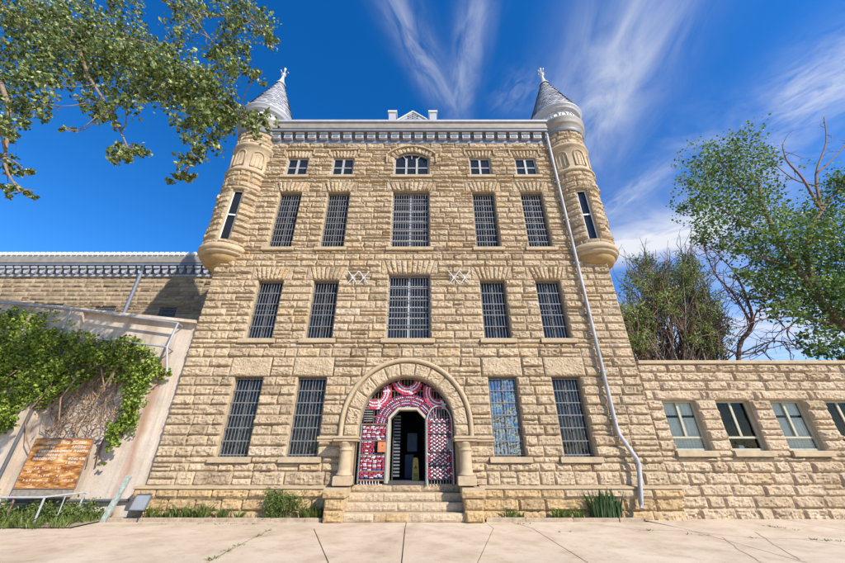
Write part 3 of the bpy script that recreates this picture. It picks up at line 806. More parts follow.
for X, sg in ((XL, -1), (XR, 1)):
    m.box(X - .05 if sg < 0 else X - .2, X + .2 if sg < 0 else X + .05, 1.3, 14, 14.36, 14.9, 'cornice_blue'); m.box(X - .35 if sg < 0 else X - .2, X + .2 if sg < 0 else X + .35, 1.3, 14, 14.9, 15.5, 'cornice_tan')
m.build('side_cornice', bld)
m = MB()      # little checkered gable and its two posts on the parapet
gz = 16.72; gy = .55
for px in (-1.53, .53):
    m = MB(); m.box(px - .17, px + .17, gy - .17, gy + .17, 15.3, gz + .35, 'cornice_paint', .02); m.box(px - .23, px + .23, gy - .23, gy + .23, gz + .35, gz + .48, 'white_paint', .02); m.box(px - .12, px + .12, gy - .12, gy + .12, gz + .48, gz + .62, 'white_paint', .03); m.build('parapet_post', bld)
m = MB()
m.prism([(-1.3, 15.5), (.3, 15.5), (.3, gz - .05), (-.5, gz + .62), (-1.3, gz - .05)], gy, gy + .15, 'cornice_paint')
for i in range(-7, 8):
    for j in range(9):
        x = -.5 + i * .115; z = gz - .02 + j * .075
        if (i + j) % 2 == 0 and z + .06 < gz + .55 - abs(x + .5) * .84: m.box(x - .045, x + .045, gy - .02, gy, z - .03, z + .03, 'cornice_blue' if (j % 2) else 'dark_steel')
for sg in (-1, 1): m.tube([(-.5 + sg * .88, gy - .02, gz - .1), (-.5, gy - .02, gz + .66)], .045, 'white_paint', 6)
m.build('parapet_gable', bld)

# --- corner turrets
def turret(ax, ay, sg):
    R = .94
    mp = lambda R: (lambda u, z, h: np.stack([ax + (R + h) * np.sin(u / R), ay - (R + h) * np.cos(u / R), z], 1))
    a0, a1 = (-1.75, 2.9) if sg > 0 else (-2.9, 1.75)
    wc = math.radians(-7 if sg > 0 else 10); hw = .22
    W0, W1 = R * wc - hw, R * wc + hw; WZ0, WZ1 = 8.85, 11.3
    s = Masonry(cell=.05, bulge=.06, draft=.014)
    courses(s, lin(8.66, 12.3, 13), a0 * R, a1 * R, [(W0, W1, WZ0, WZ1)], avg=.62, split=.05)
    body = s.finish('turret', mp(R), 'sandstone', bld)
    s = Masonry(cell=.05, bulge=.06, draft=.014); courses(s, lin(13.95, 14.75, 3), a0 * R, a1 * R, [], avg=.55, split=.05); s.finish('turret_top', mp(R), 'sandstone', body)
    c = (ax, ay)
    m = MB()
    m.lathe([(.24, 7.60), (.38, 7.62), (.40, 7.86), (.50, 7.90), (.52, 7.94)], c, 'dressed_stone_gold', 48)
    m.lathe([(.48, 7.94), (.66, 7.98), (.80, 8.09), (.86, 8.20), (.86, 8.26)], c, 'dressed_stone_gold', 48)
    m.lathe([(.84, 8.26), (.90, 8.27), (.97, 8.31), (.99, 8.36), (.96, 8.40), (1.03, 8.42), (1.06, 8.47), (1.06, 8.58), (1.02, 8.61), (1.0, 8.66), (.96, 8.68), (.9, 8.68)], c, 'dressed_stone', 48)
    m.build('corbel', body)
    m = MB()
    m.lathe([(.93, 12.28), (1.03, 12.30), (1.05, 12.36), (1.03, 12.42), (.96, 12.46), (.96, 13.72), (1.02, 13.76), (1.05, 13.82), (1.03, 13.9), (.99, 13.93), (.99, 13.97), (.9, 13.98)], c, 'dressed_stone', 48)
    for k in range(6):      # blind arches in relief
        t = a0 + (a1 - a0) * (k + .5) / 6
        pts = [(-.22, 12.62), (-.22, 13.26)] + [(-.22 * math.cos(q), 13.26 + .24 * math.sin(q)) for q in np.linspace(.3, PI - .3, 7)] + [(.22, 13.26), (.22, 12.62), (-.22, 12.62)]
        m.tube([(ax + .975 * math.sin(t + u / R), ay - .975 * math.cos(t + u / R), z) for u, z in pts], .035, 'dressed_stone', 6)
        for u in (-.08, .08): m.tube([(ax + .965 * math.sin(t + u / R), ay - .965 * math.cos(t + u / R), z) for z in (12.66, 13.3)], .022, 'dressed_stone', 5)
    m.build('relief_band', body)
    # window of the turret
    m = MB(); p = lambda u, z, d: (ax + (R - d) * math.sin(u / R), ay - (R - d) * math.cos(u / R), z)
    for u in (W0, W1): m.poly([p(u, WZ0, -.0), p(u, WZ0, .24), p(u, WZ1, .24), p(u, WZ1, -.0)], 'dressed_stone')
    for z in (WZ0, WZ1): m.poly([p(W0, z, -.0), p(W1, z, -.0), p(W1, z, .24), p(W0, z, .24)], 'dressed_stone')
    fr = lambda u0, u1, z0, z1, d: m.grid([[p(u0, z0, d), p(u1, z0, d)], [p(u0, z1, d), p(u1, z1, d)]], 'white_paint', False, False)
    for u in (W0, W1 - .06): fr(u, u + .06, WZ0, WZ1, .12)
    for z in (WZ0, (WZ0 + WZ1) / 2 - .03, WZ1 - .06): fr(W0, W1, z, z + .07, .118)
    w = m.build('turret_window', body)
    m = MB(); m.grid([[p(W0, WZ0, .16), p(W1, WZ0, .16)], [p(W0, WZ1, .16), p(W1, WZ1, .16)]], 'dark_glass', False, False)
    m.build('turret_pane', body)
    m = MB()
    m.lathe([(.95, 14.70), (1.03, 14.72), (1.05, 14.82), (1.07, 14.84), (1.07, 15.0), (1.15, 15.08), (1.18, 15.14), (1.18, 15.36), (1.21, 15.4), (1.21, 15.48), (1.12, 15.52), (.9, 15.53)], c, 'cornice_tan', 56)
    m.lathe([(1.035, 14.71), (1.075, 14.80), (1.076, 14.83)], c, 'cornice_blue', 56)
    m.build('turret_cornice', body)
    m = MB()
    m.lathe([(1.02, 15.5), (1.02, 16.02), (1.0, 16.05)], c, 'white_paint', 56)
    for k in range(18):
        t = 2 * PI * k / 18
        pts = [(-.11, 15.6), (-.11, 15.8)] + [(-.11 * math.cos(q), 15.8 + .13 * math.sin(q)) for q in np.linspace(.3, PI - .3, 6)] + [(.11, 15.8), (.11, 15.6)]
        m.tube([(ax + 1.03 * math.sin(t + u), ay - 1.03 * math.cos(t + u), z) for u, z in pts], .026, 'cornice_paint', 5)
    m.build('frieze', body)
    m = MB()
    m.lathe([(1.0, 15.98), (1.06, 16.0), (1.16, 16.06), (1.19, 16.10), (1.19, 16.2), (1.25, 16.24), (1.27, 16.3), (1.25, 16.34), (1.1, 16.4)], c, 'cornice_paint', 56)
    m.build('turret_eave', body)
    # shingled cone: rows of overlapping slates
    V = []; Q = []; T = []; nrow = 22
    z0, z1, r0, r1 = 16.32, 19.55, 1.24, .17
    for i in range(nrow):
        f0, f1 = i / nrow, (i + 1.08) / nrow
        ra, rb = r0 + (r1 - r0) * f0 + .02, r0 + (r1 - r0) * f1; za, zb = z0 + (z1 - z0) * f0, z0 + (z1 - z0) * f1
        ns = max(8, int(2 * PI * ra / .17)); off = (i % 2) * .5
        for k in range(ns):
            t0, t1 = 2 * PI * (k + off + .03) / ns, 2 * PI * (k + off + .97) / ns
            j = random.uniform(-.02, .02); rr = ra + random.uniform(0, .012)
            n0 = len(V)
            for t, r_, z_ in ((t0, rr, za + j), (t1, rr, za + j), (t1, rb, zb), (t0, rb, zb)): V.append((ax + r_ * math.sin(t), ay - r_ * math.cos(t), z_))
            Q.append((n0, n0 + 1, n0 + 2, n0 + 3)); T += [random.random()] * 4
    n0 = len(V); k = 40
    for f in (0, 1):
        for i in range(k):
            t = 2 * PI * i / k; r_ = (r0, r1)[f] - .012; V.append((ax + r_ * math.sin(t), ay - r_ * math.cos(t), (z0, z1)[f]))
    for i in range(k): Q.append((n0 + i, n0 + (i + 1) % k, n0 + k + (i + 1) % k, n0 + k + i)); 
    T += [.1] * (2 * k)
    np_mesh('cone_roof', np.array(V), np.array(Q), 'slate_shingle', {'tone': T}, body)
    m = MB()
    m.lathe([(.26, 19.45), (.25, 19.52), (.17, 19.62), (.10, 19.95), (.06, 20.2), (.05, 20.26), (.10, 20.3), (.13, 20.37), (.10, 20.44), (.04, 20.48), (.035, 20.85), (.07, 20.9), (.05, 20.98), (0, 21.05)], c, 'anchor_grey', 20)
    for t in (0, PI / 2, PI, 1.5 * PI):
        s_, c_ = math.sin(t + .4), math.cos(t + .4)
        m.tube([(ax, ay, 20.5), (ax + .13 * s_, ay - .13 * c_, 20.58), (ax + .2 * s_, ay - .2 * c_, 20.7), (ax + .15 * s_, ay - .15 * c_, 20.78)], [.022, .026, .034, .012], 'anchor_grey', 6)
    m.build('finial', body)
turret(6.64, .5, 1)
turret(-7.74, .5, -1)

# --- rain pipe on the facade
m = MB()
pp = [(5.77, -.16, 14.75), (5.77, -.16, 2.25), (5.80, -.17, 2.1), (6.10, -.22, 1.45), (6.12, -.24, 1.30), (5.84, -.36, .40), (5.80, -.42, .28)]
m.tube(pp, .062, 'weathered_pipe', 12)
for z in (13.9, 11.9, 9.9, 7.9, 5.9, 3.9, 2.5): m.tube([(5.77, -.16, z), (5.77, -.16, z + .06)], .073, 'weathered_pipe', 12); m.box(5.65, 5.89, -.16, .0, z + .01, z + .05, 'weathered_pipe')
m.tube([(5.77, -.16, 14.7), (5.77, -.16, 14.9), (5.75, -.1, 15.2)], [.075, .09, .12], 'weathered_pipe', 12)
m.build('rain_pipe', bld)

# ------------------------------------------------------------------ low stone wing on the right
lw = thing('low_stone_wing', 'low single-storey pale sandstone building with flat roof and curtained casement windows', 'building', (14, 0, 0))
WT = 4.32; X1 = 24.0
wx = [8.04, 9.72, 11.42, 13.12, 14.82, 16.52, 18.22]
excl = []
for x in wx: excl += [(x - .53, x + .53, 1.66, 3.08), (x - .6, x + .6, 1.5, 1.66), (x - .75, x + .75, 3.08, 3.38)]
w = Masonry(cell=.042, bulge=.07)
courses(w, [-.1, .24, .52, .8, 1.1, 1.38, 1.66] + lin(1.66, 3.08, 5)[1:] + [3.38, 3.66, 3.94, 4.2], XR + .0, 15.2, excl, avg=.68, split=.03)
for x in wx: w.stone([(x - .75, 3.08), (x + .75, 3.08), (x + .75, 3.38), (x - .75, 3.38)], bulge=.06)
courses(w, [-.1, .24, .52, .8, 1.1, 1.38, 1.66] + lin(1.66, 3.08, 5)[1:] + [3.38, 3.66, 3.94, 4.2], 15.2, X1, excl, avg=.7, split=0, cell=.12)
w.finish('front_wall', front(.06), 'sandstone_wing', lw)
m = MB(); m.box(XR + .08, X1, -.03, .5, 4.2, WT, 'dressed_stone', .02); m.box(X1 - .1, X1 - .05, .1, 3.4, 0, 4.2, 'sandstone_wing'); m.box(XR + .1, X1 - .1, 3.35, 3.4, 0, 4.2, 'sandstone_wing'); m.build('coping', lw)
m = MB(); m.poly([(XR + .05, .4, 4.25), (X1, .4, 4.25), (X1, 3.4, 4.25), (XR + .05, 3.4, 4.25)], 'roof_membrane'); m.build('roof', lw)
for i, x in enumerate(wx):
    x0, x1, z0, z1 = x - .53, x + .53, 1.66, 3.08; dep = .3; y = .06
    m = MB()
    m.poly([(x0, y + .02, z0), (x0, dep, z0), (x0, dep, z1), (x0, y + .02, z1)], 'dressed_stone'); m.poly([(x1, dep, z0), (x1, y + .02, z0), (x1, y + .02, z1), (x1, dep, z1)], 'dressed_stone'); m.poly([(x0, y + .02, z1), (x0, dep, z1), (x1, dep, z1), (x1, y + .02, z1)], 'dressed_stone')
    t = .06; fy0, fy1 = dep - .1, dep - .03
    m.box(x0, x0 + t, fy0, fy1, z0, z1, 'olive_frame', .006); m.box(x1 - t, x1, fy0, fy1, z0, z1, 'olive_frame', .006)
    m.box(x0 + t, x1 - t, fy0, fy1, z0, z0 + t, 'olive_frame', .006); m.box(x0 + t, x1 - t, fy0, fy1, z1 - t, z1, 'olive_frame', .006)
    zt = z0 + .36
    m.box(x0 + t, x1 - t, fy0 + .01, fy1, zt - .03, zt + .03, 'olive_frame', .006); m.box(x - .035, x + .035, fy0 + .005, fy1, zt + .03, z1 - t, 'olive_frame', .006)
    o = m.build('casement_window', lw)
    p = MB(); p.poly([(x0, dep - .06, z0), (x1, dep - .06, z0), (x1, dep - .06, z1), (x0, dep - .06, z1)], 'clear_glass'); p.build('pane', o)
    b = MB(); b.poly([(x0, 1.0, z0), (x1, 1.0, z0), (x1, 1.0, z1), (x0, 1.0, z1)], 'void_dark')
    for q in ((x0 - .02, x0 - .02), (x1 + .02, x1 + .02)): b.poly([(q[0], dep, z0), (q[0], 1, z0), (q[0], 1, z1), (q[0], dep, z1)], 'void_dark')
    b.poly([(x0, dep, z0), (x1, dep, z0), (x1, 1, z0), (x0, 1, z0)], 'void_dark'); b.poly([(x0, dep, z1), (x1, dep, z1), (x1, 1, z1), (x0, 1, z1)], 'void_dark')
    b.build('dark_interior', o)
    if i % 2 == 0:
        c = MB()
        for za, zb in ((z1 - .42, z1 - .03), (z0 + .03, z0 + .93)):
            xs = np.linspace(x0 + .05, x1 - .05, 60)
            c.grid([[(xx, dep + .03 + .035 * math.sin(j * 1.15 + .6 * math.sin(j * .37)), zz) for j, xx in enumerate(xs)] for zz in (za, zb)], 'curtain')
        c.build('curtain', o)
    else:
        c = MB(); c.box(x - .1, x + .05, .33, .4, z0 + .03, z0 + .15, 'white_paint', .02)
        if i == 1: c.build('sill_ornament', o)
    s = MB(); s.box(x0 - .07, x1 + .07, -.07, dep, z0 - .16, z0, 'dressed_stone', .012); s.build('sill', o)

# ------------------------------------------------------------------ rear cell wing on the left
rw = thing('cell_wing', 'long shaded stone wing behind the concrete wall with white bracketed cornice', 'building', (-20, 7.5, 0))
w = Masonry(cell=.1, bulge=.05)
RX0, RX1, RY = -40, -7.6, 7.5
wing_win = [(-22.9, -21.4, 7.4, 9.55), (-19.45, -18.2, 7.0, 9.35), (-15.55, -14.55, 7.0, 9.3), (-26.6, -25.2, 7.4, 9.55), (-30.4, -29.0, 7.4, 9.55)]
courses(w, lin(0, 6, 14) + lin(6, 11.5, 19)[1:], RX0, RX1, wing_win, avg=.85, split=.05)
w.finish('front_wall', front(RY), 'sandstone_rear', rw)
for x0, x1, z0, z1 in wing_win:
    m = MB(); m.poly([(x0, RY + .25, z0), (x1, RY + .25, z0), (x1, RY + .25, z1), (x0, RY + .25, z1)], 'void_dark')
    for q in (x0, x1): m.poly([(q, RY, z0), (q, RY + .25, z0), (q, RY + .25, z1), (q, RY, z1)], 'sandstone_rear')
    m.poly([(x0, RY, z1), (x1, RY, z1), (x1, RY + .25, z1), (x0, RY + .25, z1)], 'sandstone_rear')
    o = m.build('grated_window', rw)
    g = MB()
    for k in range(14): xx = x0 + (x1 - x0) * (k + .5) / 14; g.box(xx - .012, xx + .012, RY + .03, RY + .05, z0, z1, 'bar_steel')
    for k in range(10): zz = z0 + (z1 - z0) * (k + .5) / 10; g.box(x0, x1, RY + .005, RY + .025, zz - .012, zz + .012, 'bar_steel')
    g.build('bar_grille', o)
m = MB(); m.poly([(RX0, RY + .3, 12.9), (RX1, RY + .3, 12.9), (RX1, RY + 12, 14.0), (RX0, RY + 12, 14.0)], 'roof_membrane'); m.build('roof', rw)
m = MB(); zb, zt = 11.35, 12.75
m.box(RX0, RX1, RY - .1, RY + .2, zb, zb + .12, 'cornice_paint'); m.box(RX0, RX1, RY - .05, RY + .2, zb + .12, zb + .62, 'cornice_blue')
m.box(RX0, RX1, RY - .42, RY + .3, zb + .62, zb + .78, 'cornice_blue', .01); m.box(RX0, RX1, RY - .46, RY + .3, zb + .78, zt - .18, 'cornice_tan', .01)
c = m.build('cornice', rw)
m = MB(); m.box(RX0, RX1, RY - .42, RY + .2, zt - .18, zt - .02, 'cornice_paint')
for k in range(int((RX1 - RX0) / .34)): xx = RX0 + .34 * k; m.box(xx + .04, xx + .27, RY - .5, RY - .1, zt - .12, zt + .13, 'white_paint', .03)
m.build('eave_cresting', c)
b = MB(); n = 64; st = (RX1 - RX0) / n; x = RX0 + st * .5
b.prism([(x - .17, zb + .45), (x + .17, zb + .45), (x + .2, zb + .615), (x - .2, zb + .615)], RY - .36, RY - .05, 'cornice_paint')
b.prism([(x - .05, zb + .13), (x + .05, zb + .13), (x + .12, zb + .25), (x + .16, zb + .45), (x - .16, zb + .45), (x - .12, zb + .25)], RY - .26, RY - .05, 'cornice_paint')
first = b.build('bracket', c)
for i in range(1, n): copy_part(first, c, st * i)
m = MB(); pX = -17.45
m.tube([(pX, RY - .14, 11.6), (pX, RY - .14, 4)], .1, 'cornice_blue', 8); m.tube([(pX, RY - .14, 11.6), (pX + .15, RY - .4, 12.0)], .1, 'cornice_blue', 8); m.build('rain_pipe', rw)

# ------------------------------------------------------------------ concrete retaining wall with pipe rail
cwx = thing('concrete_retaining_wall', 'weathered concrete wall streaked with rust carrying the climbing vine', 'wall', (-12, 1, 0))
m = MB()
topz = lambda x: 5.60 + (-7.82 - x) * .107
for x0, x1, y in ((-11.9, -7.82, .12), (-24, -11.9, -.04)):
    m.prism([(x0, -.1), (x1, -.1), (x1, topz(x1)), (x0, topz(x0))], y, .7, 'wall_concrete')
m.build('wall_face', cwx)
m = MB(); m.prism([(-24, topz(-24)), (-7.83, topz(-7.83)), (-7.83, topz(-7.83) + .10), (-24, topz(-24) + .10)], -.07, .74, 'wall_concrete'); m.build('coping', cwx)
m = MB(); m.tube([(-11.95, -.1, .1), (-11.95, -.1, 5.0)], .05, 'frame_grey', 8); m.tube([(-11.95, -.12, 0.42), (-8.2, .06, .42)], .04, 'frame_grey', 8); m.build('conduit', cwx)
m = MB()
P = lambda x, y: at(x, y, -.2)
a, b, c_, d, e, f, g_ = P(178, 323), P(167, 347), P(167, 372), P(72, 309), P(58, 338), P(0, 302), P(95, 338)
m.tube([P(-60, 296), f, d, a], .035, 'galvanised', 8); m.tube([a, b, c_], .035, 'galvanised', 8); m.tube([g_, b], .03, 'galvanised', 8); m.tube([d, e, P(52, 350)], .03, 'galvanised', 8)
for p in (a, d, b): m.tube([p, (p[0], .15, p[2] - .05)], .025, 'galvanised', 6)
m.build('pipe_rail', cwx)

# ------------------------------------------------------------------ foliage machinery
def leaf_cloud(name, centers, mat, size, per, parent=None, flat=None, label=None, aspect=.8, droop=.0):
    """centers: (x, y, z, radius, weight). many small folded leaves in clumps"""
    C = []; S = []
    for (x, y, z, r, wgt) in centers:
        n = max(3, int(per * wgt))
        nsub = max(2, n // 12)
        sub = rng.normal(0, .62, (nsub, 3)) * r
        if flat: sub *= np.array(flat)
        idx = rng.integers(0, nsub, n)
        p = sub[idx] + rng.normal(0, .26, (n, 3)) * r * (np.array(flat) if flat else 1)
        C.append(p + np.array([x, y, z])); S.append(np.clip(.45 + (sub[idx][:, 2] / (r + 1e-6)) * .12 + rng.normal(0, .3, n), 0, 1))
    C = np.concatenate(C); S = np.concatenate(S); n = len(C)
    d1 = rng.normal(0, 1, (n, 3)); d1[:, 2] -= droop; d1 /= np.linalg.norm(d1, axis=1)[:, None]
    d2 = rng.normal(0, 1, (n, 3)); d2 = np.cross(d1, d2); d2 /= np.linalg.norm(d2, axis=1)[:, None]
    nn = np.cross(d1, d2)
    L = size * rng.uniform(.6, 1.25, n)[:, None]; Wd = L * aspect
    V = np.stack([C - d1 * L * .5, C + d2 * Wd * .5 + nn * L * .12, C + d1 * L * .55, C - d2 * Wd * .5 + nn * L * .12], 1).reshape(-1, 3)
    Q = np.arange(4 * n).reshape(-1, 4)
    return np_mesh(name, V, Q, mat, {'tone': np.repeat(S, 4)}, parent, False, label)
def bend(p, q, amp, n=5):
    p = np.array(p, float); q = np.array(q, float); L = np.linalg.norm(q - p)
    o = rng.normal(0, 1, 3) * amp * L; o2 = rng.normal(0, 1, 3) * amp * L * .4
    return [p + (q - p) * t + o * math.sin(PI * t) + o2 * math.sin(2 * PI * t) for t in np.linspace(0, 1, n)]
def smooth_line(pts, k=4):
    pts = [np.array(p, float) for p in pts]; out = []
    for i in range(len(pts) - 1):
        p0, p1, p2, p3 = pts[max(i - 1, 0)], pts[i], pts[i + 1], pts[min(i + 2, len(pts) - 1)]
        for t in np.linspace(0, 1, k, endpoint=False):
            out.append(.5 * ((2 * p1) + (-p0 + p2) * t + (2 * p0 - 5 * p1 + 4 * p2 - p3) * t * t + (-p0 + 3 * p1 - 3 * p2 + p3) * t ** 3))
    return out + [pts[-1]]
def limb(m, pts, r0, r1, mat, n=7):
    pts = smooth_line(pts); k = len(pts)
    m.tube(pts, [r0 + (r1 - r0) * (i / (k - 1)) ** .8 for i in range(k)], mat, n)
    return pts
def tree(name, label, cat, base, limbs, clusters, leaf, size, per, bark, Y0, ysp, crop=None, twig_r=.035, group=None, droop=.2, bare=(), extra=None):
    t = thing(name, label, cat, base, group)
    m = MB(); nodes = []
    for pts, r0, r1 in limbs:
        nodes += limb(m, pts, r0, r1, bark, 8)
    cs = []
    for (x, y, r) in clusters:
        Y = Y0(x, y) + random.uniform(-ysp, ysp)
        p = at(x, y, Y); rm = r * px_scale(y, Y)
        cs.append((p[0], p[1], p[2], rm, (r / 12.0) ** 1.7))
    if extra: cs += extra
    NN = np.array(nodes)
    tips = []
    for c in cs:
        p = np.array(c[:3]); k = NN[np.argmin(((NN - p) ** 2).sum(1) + rng.uniform(0, .5, len(NN)))]
        b = bend(k, p, .1); m.tube(b, [twig_r * (1 - .75 * i / 4) for i in range(5)], bark, 5, False)
        for _ in range(3):
            q = p + rng.normal(0, .6, 3) * c[3]; m.tube(bend(b[3], q, .1, 3), [twig_r * .45, twig_r * .3, twig_r * .15], bark, 4, False)
    for pts, r0, r1 in bare:
        line = limb(m, pts, r0, r1, bark, 6)
        for k in range(len(line) // 2, len(line)):
            if random.random() < .8:
                q = line[k] + rng.normal(0, 1, 3) * np.array([.8, .3, .6]) * (14 * r0) + np.array([0, 0, 5 * r0])
                m.tube(bend(line[k], q, .12, 4), [r1 * 1.1, r1 * .8, r1 * .55, r1 * .25], bark, 4, False)
    m.build('trunk', t)
    leaf_cloud('crown', cs, leaf, size, per, t, droop=droop)
    return t

# --- cottonwood overhanging the upper left
UL = [(8,8,14),(30,6,14),(55,5,12),(85,3,10),(110,2,10),(135,5,8),(15,30,14),(40,25,14),(65,20,13),(90,18,12),(60,38,14),(85,35,14),(110,30,12),(130,28,10),
 (10,52,12),(35,50,13),(60,55,13),(85,52,14),(110,48,14),(135,45,14),(155,42,10),(148,55,10),(12,75,12),(35,78,12),(55,75,12),(80,72,12),(105,70,13),(130,65,14),(155,65,14),(175,60,12),
 (5,95,10),(20,105,11),(42,102,10),(8,125,10),(22,120,7),(8,137,6),(100,90,10),(125,88,13),(150,85,14),(175,80,14),(195,75,13),(90,104,8),(112,112,8),(102,118,7),(125,104,8),
 (180,98,13),(200,95,13),(220,90,12),(195,115,12),(210,108,12),(225,112,11),(187,130,8),(205,128,11),(200,145,9),(190,160,6),(215,120,10),(181,176,6),(190,181,6),(212,140,7),(225,128,8),(240,120,9),(255,118,8),(266,122,7),(250,128,7),
 (120,150,7),(130,152,7),(140,148,6),(115,158,5),(76,131,3),(62,130,2.5),(175,40,7),(185,20,9),(197,10,9),(170,5,8),(190,14,9),(225,15,11),(240,8,11),(255,15,11),(265,30,10),(272,41,7),(240,25,9),(222,48,9),(235,45,9),(215,55,8),(245,55,8),(250,70,8),(232,70,9),(257,75,6),(225,65,8),(176,39,4),
 (5,160,7),(13,172,6),(25,170,4),(8,190,6),(22,192,5),(31,192,3),(160,72,12),(140,78,12),(70,62,12),(95,62,12),(120,56,12),(165,92,12),(190,88,12),(208,82,10),(45,62,11),(25,64,11),(75,28,12),(50,12,12),(20,18,12)]
def ul(x, y, dY=0): return at(x, y, -5.2 + dY)
ulY = lambda x, y: -5.2
base = (-14.5, -5.2, 0)
fork = np.array([-13.6, -5.2, 6.2])
limbs = [([base, (-14.3, -5.2, 3), fork], .5, .36),
 ([fork, ul(-30, 10), ul(20, 22), ul(60, 42), ul(110, 58), ul(160, 72), ul(205, 92), ul(240, 116)], .17, .02),
 ([fork, ul(-20, -10), ul(30, 5), ul(70, 30), ul(88, 75), ul(110, 110), ul(128, 148)], .12, .015),
 ([ul(60, 42), ul(100, 35), ul(150, 45), ul(190, 70), ul(225, 68)], .07, .015),
 ([ul(-20, -30), ul(60, -30), ul(140, -10), ul(190, 12), ul(240, 18), ul(268, 36)], .10, .015),
 ([fork, ul(-30, 60), ul(5, 95), ul(8, 130), ul(5, 165), ul(20, 192)], .09, .015),
 ([ul(150, 70), ul(185, 100), ul(195, 130), ul(186, 176)], .04, .012),
 ([ul(190, 12), ul(215, 45), ul(240, 62)], .035, .012)]
off = [(-18.5 + rng.uniform(-2, 2), -5 + rng.uniform(-3, 2.5), 10 + rng.uniform(-2, 6), 1.1, 1.0) for _ in range(16)]  # out-of-view leaf clumps added to the crown for their shade
tree('cottonwood_tree', 'broadleaf tree whose drooping leafy boughs hang in front of one turret', 'tree', base, limbs, UL, 'cottonwood_leaf', .105, 265, 'bark', ulY, .7, twig_r=.018, extra=off,
     bare=())

# --- elm leaning in on the right, behind the low wing
RC = [(305,70,28),(260,95,33),(220,110,25),(215,150,24),(185,150,14),(190,205,24),(230,190,33),(270,140,38),(310,120,38),(345,105,26),(350,150,28),(310,170,38),(270,200,33),(240,235,22),(235,275,22),(275,270,28),(310,230,36),(345,210,32),(300,300,20),(262,298,12),(340,290,32),(380,240,32),(400,280,36),(440,260,36),(370,330,32),(420,320,36),(465,230,36),(480,290,42),(510,250,38),(520,200,32),(505,165,24),(525,150,18),(460,350,38),(510,340,38),(400,370,36),(350,370,26),(310,360,16),(440,400,36),(490,400,38),(525,400,34),(380,410,26),(420,440,26),(470,450,22),(500,500,28),(470,520,18),(525,470,28),(520,530,18),(440,490,10),(560,300,50),(600,240,50),(600,350,50),(570,420,45),(640,300,50),(570,180,40)]
RT = [(600 + x / 2.167, 110 + y / 2.167, r / 2.167) for x, y, r in RC]
def rc(x, y, Y): return at(600 + x / 2.167, 110 + y / 2.167, Y)
eY = 6.5
limbs = [([(27.0, eY, 0), (25.5, eY, 4), rc(600, 520, eY), rc(531, 470, eY), rc(480, 420, eY), rc(430, 345, eY), rc(385, 275, eY), rc(352, 205, eY), rc(345, 150, eY)], .42, .07),
 ([rc(480, 420, eY), rc(450, 330, eY), rc(455, 270, eY), rc(480, 220, eY), rc(525, 160, eY)], .22, .05),
 ([rc(352, 205, eY), rc(310, 170, eY), rc(260, 110, eY)], .10, .03), ([rc(385, 275, eY), rc(310, 245, eY), rc(235, 195, eY)], .10, .03),
 ([rc(430, 345, eY), rc(350, 320, eY), rc(270, 280, eY)], .10, .03), ([rc(531, 470, eY), rc(440, 445, eY), rc(360, 390, eY)], .12, .03), ([rc(600, 520, eY), rc(590, 400, eY), rc(570, 280, eY)], .22, .05)]
bare = [([rc(480, 220, eY), rc(440, 150, eY), rc(405, 110, eY), rc(395, 75, eY)], .10, .025), ([rc(480, 215, eY), rc(468, 140, eY), rc(490, 70, eY), rc(485, 15, eY)], .10, .025),
        ([rc(468, 140, eY), rc(520, 90, eY), rc(540, 60, eY)], .07, .02), ([rc(470, 165, eY), rc(420, 150, eY), rc(375, 115, eY)], .06, .02),
        ([rc(440, 445, eY), rc(405, 480, eY), rc(430, 520, eY)], .06, .02), ([rc(440, 445, eY), rc(330, 460, eY), rc(270, 520, eY)], .05, .015)]
tree('elm_tree', 'large leaning green tree with some bare upper branches behind the low stone wing', 'tree', (27, eY, 0), limbs, RT, 'elm_leaf', .185, 330, 'bark_brown', lambda x, y: eY, 1.6, twig_r=.03, bare=bare)

# --- bare dead tree between the bush and the elm
t = thing('bare_tree', 'leafless brown tree rising behind the low wing between bushy tree and elm', 'tree', (18.4, 8, 0)); m = MB(); bY = 8.0
B = lambda x, y: rc(x, y, bY)
main = [([(17.0, bY, 0), B(300, 540), B(330, 465), B(318, 410), B(290, 350), B(240, 300)], .16, .02), ([B(330, 465), B(290, 400), B(250, 355), B(225, 300)], .08, .02), ([B(318, 410), B(370, 400), B(410, 350)], .08, .02),
        ([B(300, 530), B(255, 500), B(262, 440)], .06, .02), ([B(330, 465), B(350, 430), B(440, 420)], .06, .02), ([B(300, 530), B(380, 500), B(450, 520)], .05, .015), ([B(290, 350), B(330, 330), B(350, 290)], .05, .015), ([B(300, 530), B(350, 520), B(400, 470)], .05, .015), ([B(250, 355), B(280, 400), B(300, 420)], .03, .01)]
for pts, r0, r1 in main:
    line = limb(m, pts, r0, r1, 'bark_brown', 6)
    for k in range(3, len(line)):
        for _ in range(2):
            q = line[k] + rng.normal(0, 1, 3) * np.array([.9, .5, .7]) + np.array([0, 0, .4]); b = bend(line[k], q, .15, 4)
            m.tube(b, [.03, .024, .018, .01], 'bark_brown', 4, False)
            q2 = b[2] + rng.normal(0, .45, 3); m.tube(bend(b[2], q2, .1, 3), [.014, .011, .007], 'bark_brown', 4, False)
m.build('trunk', t)

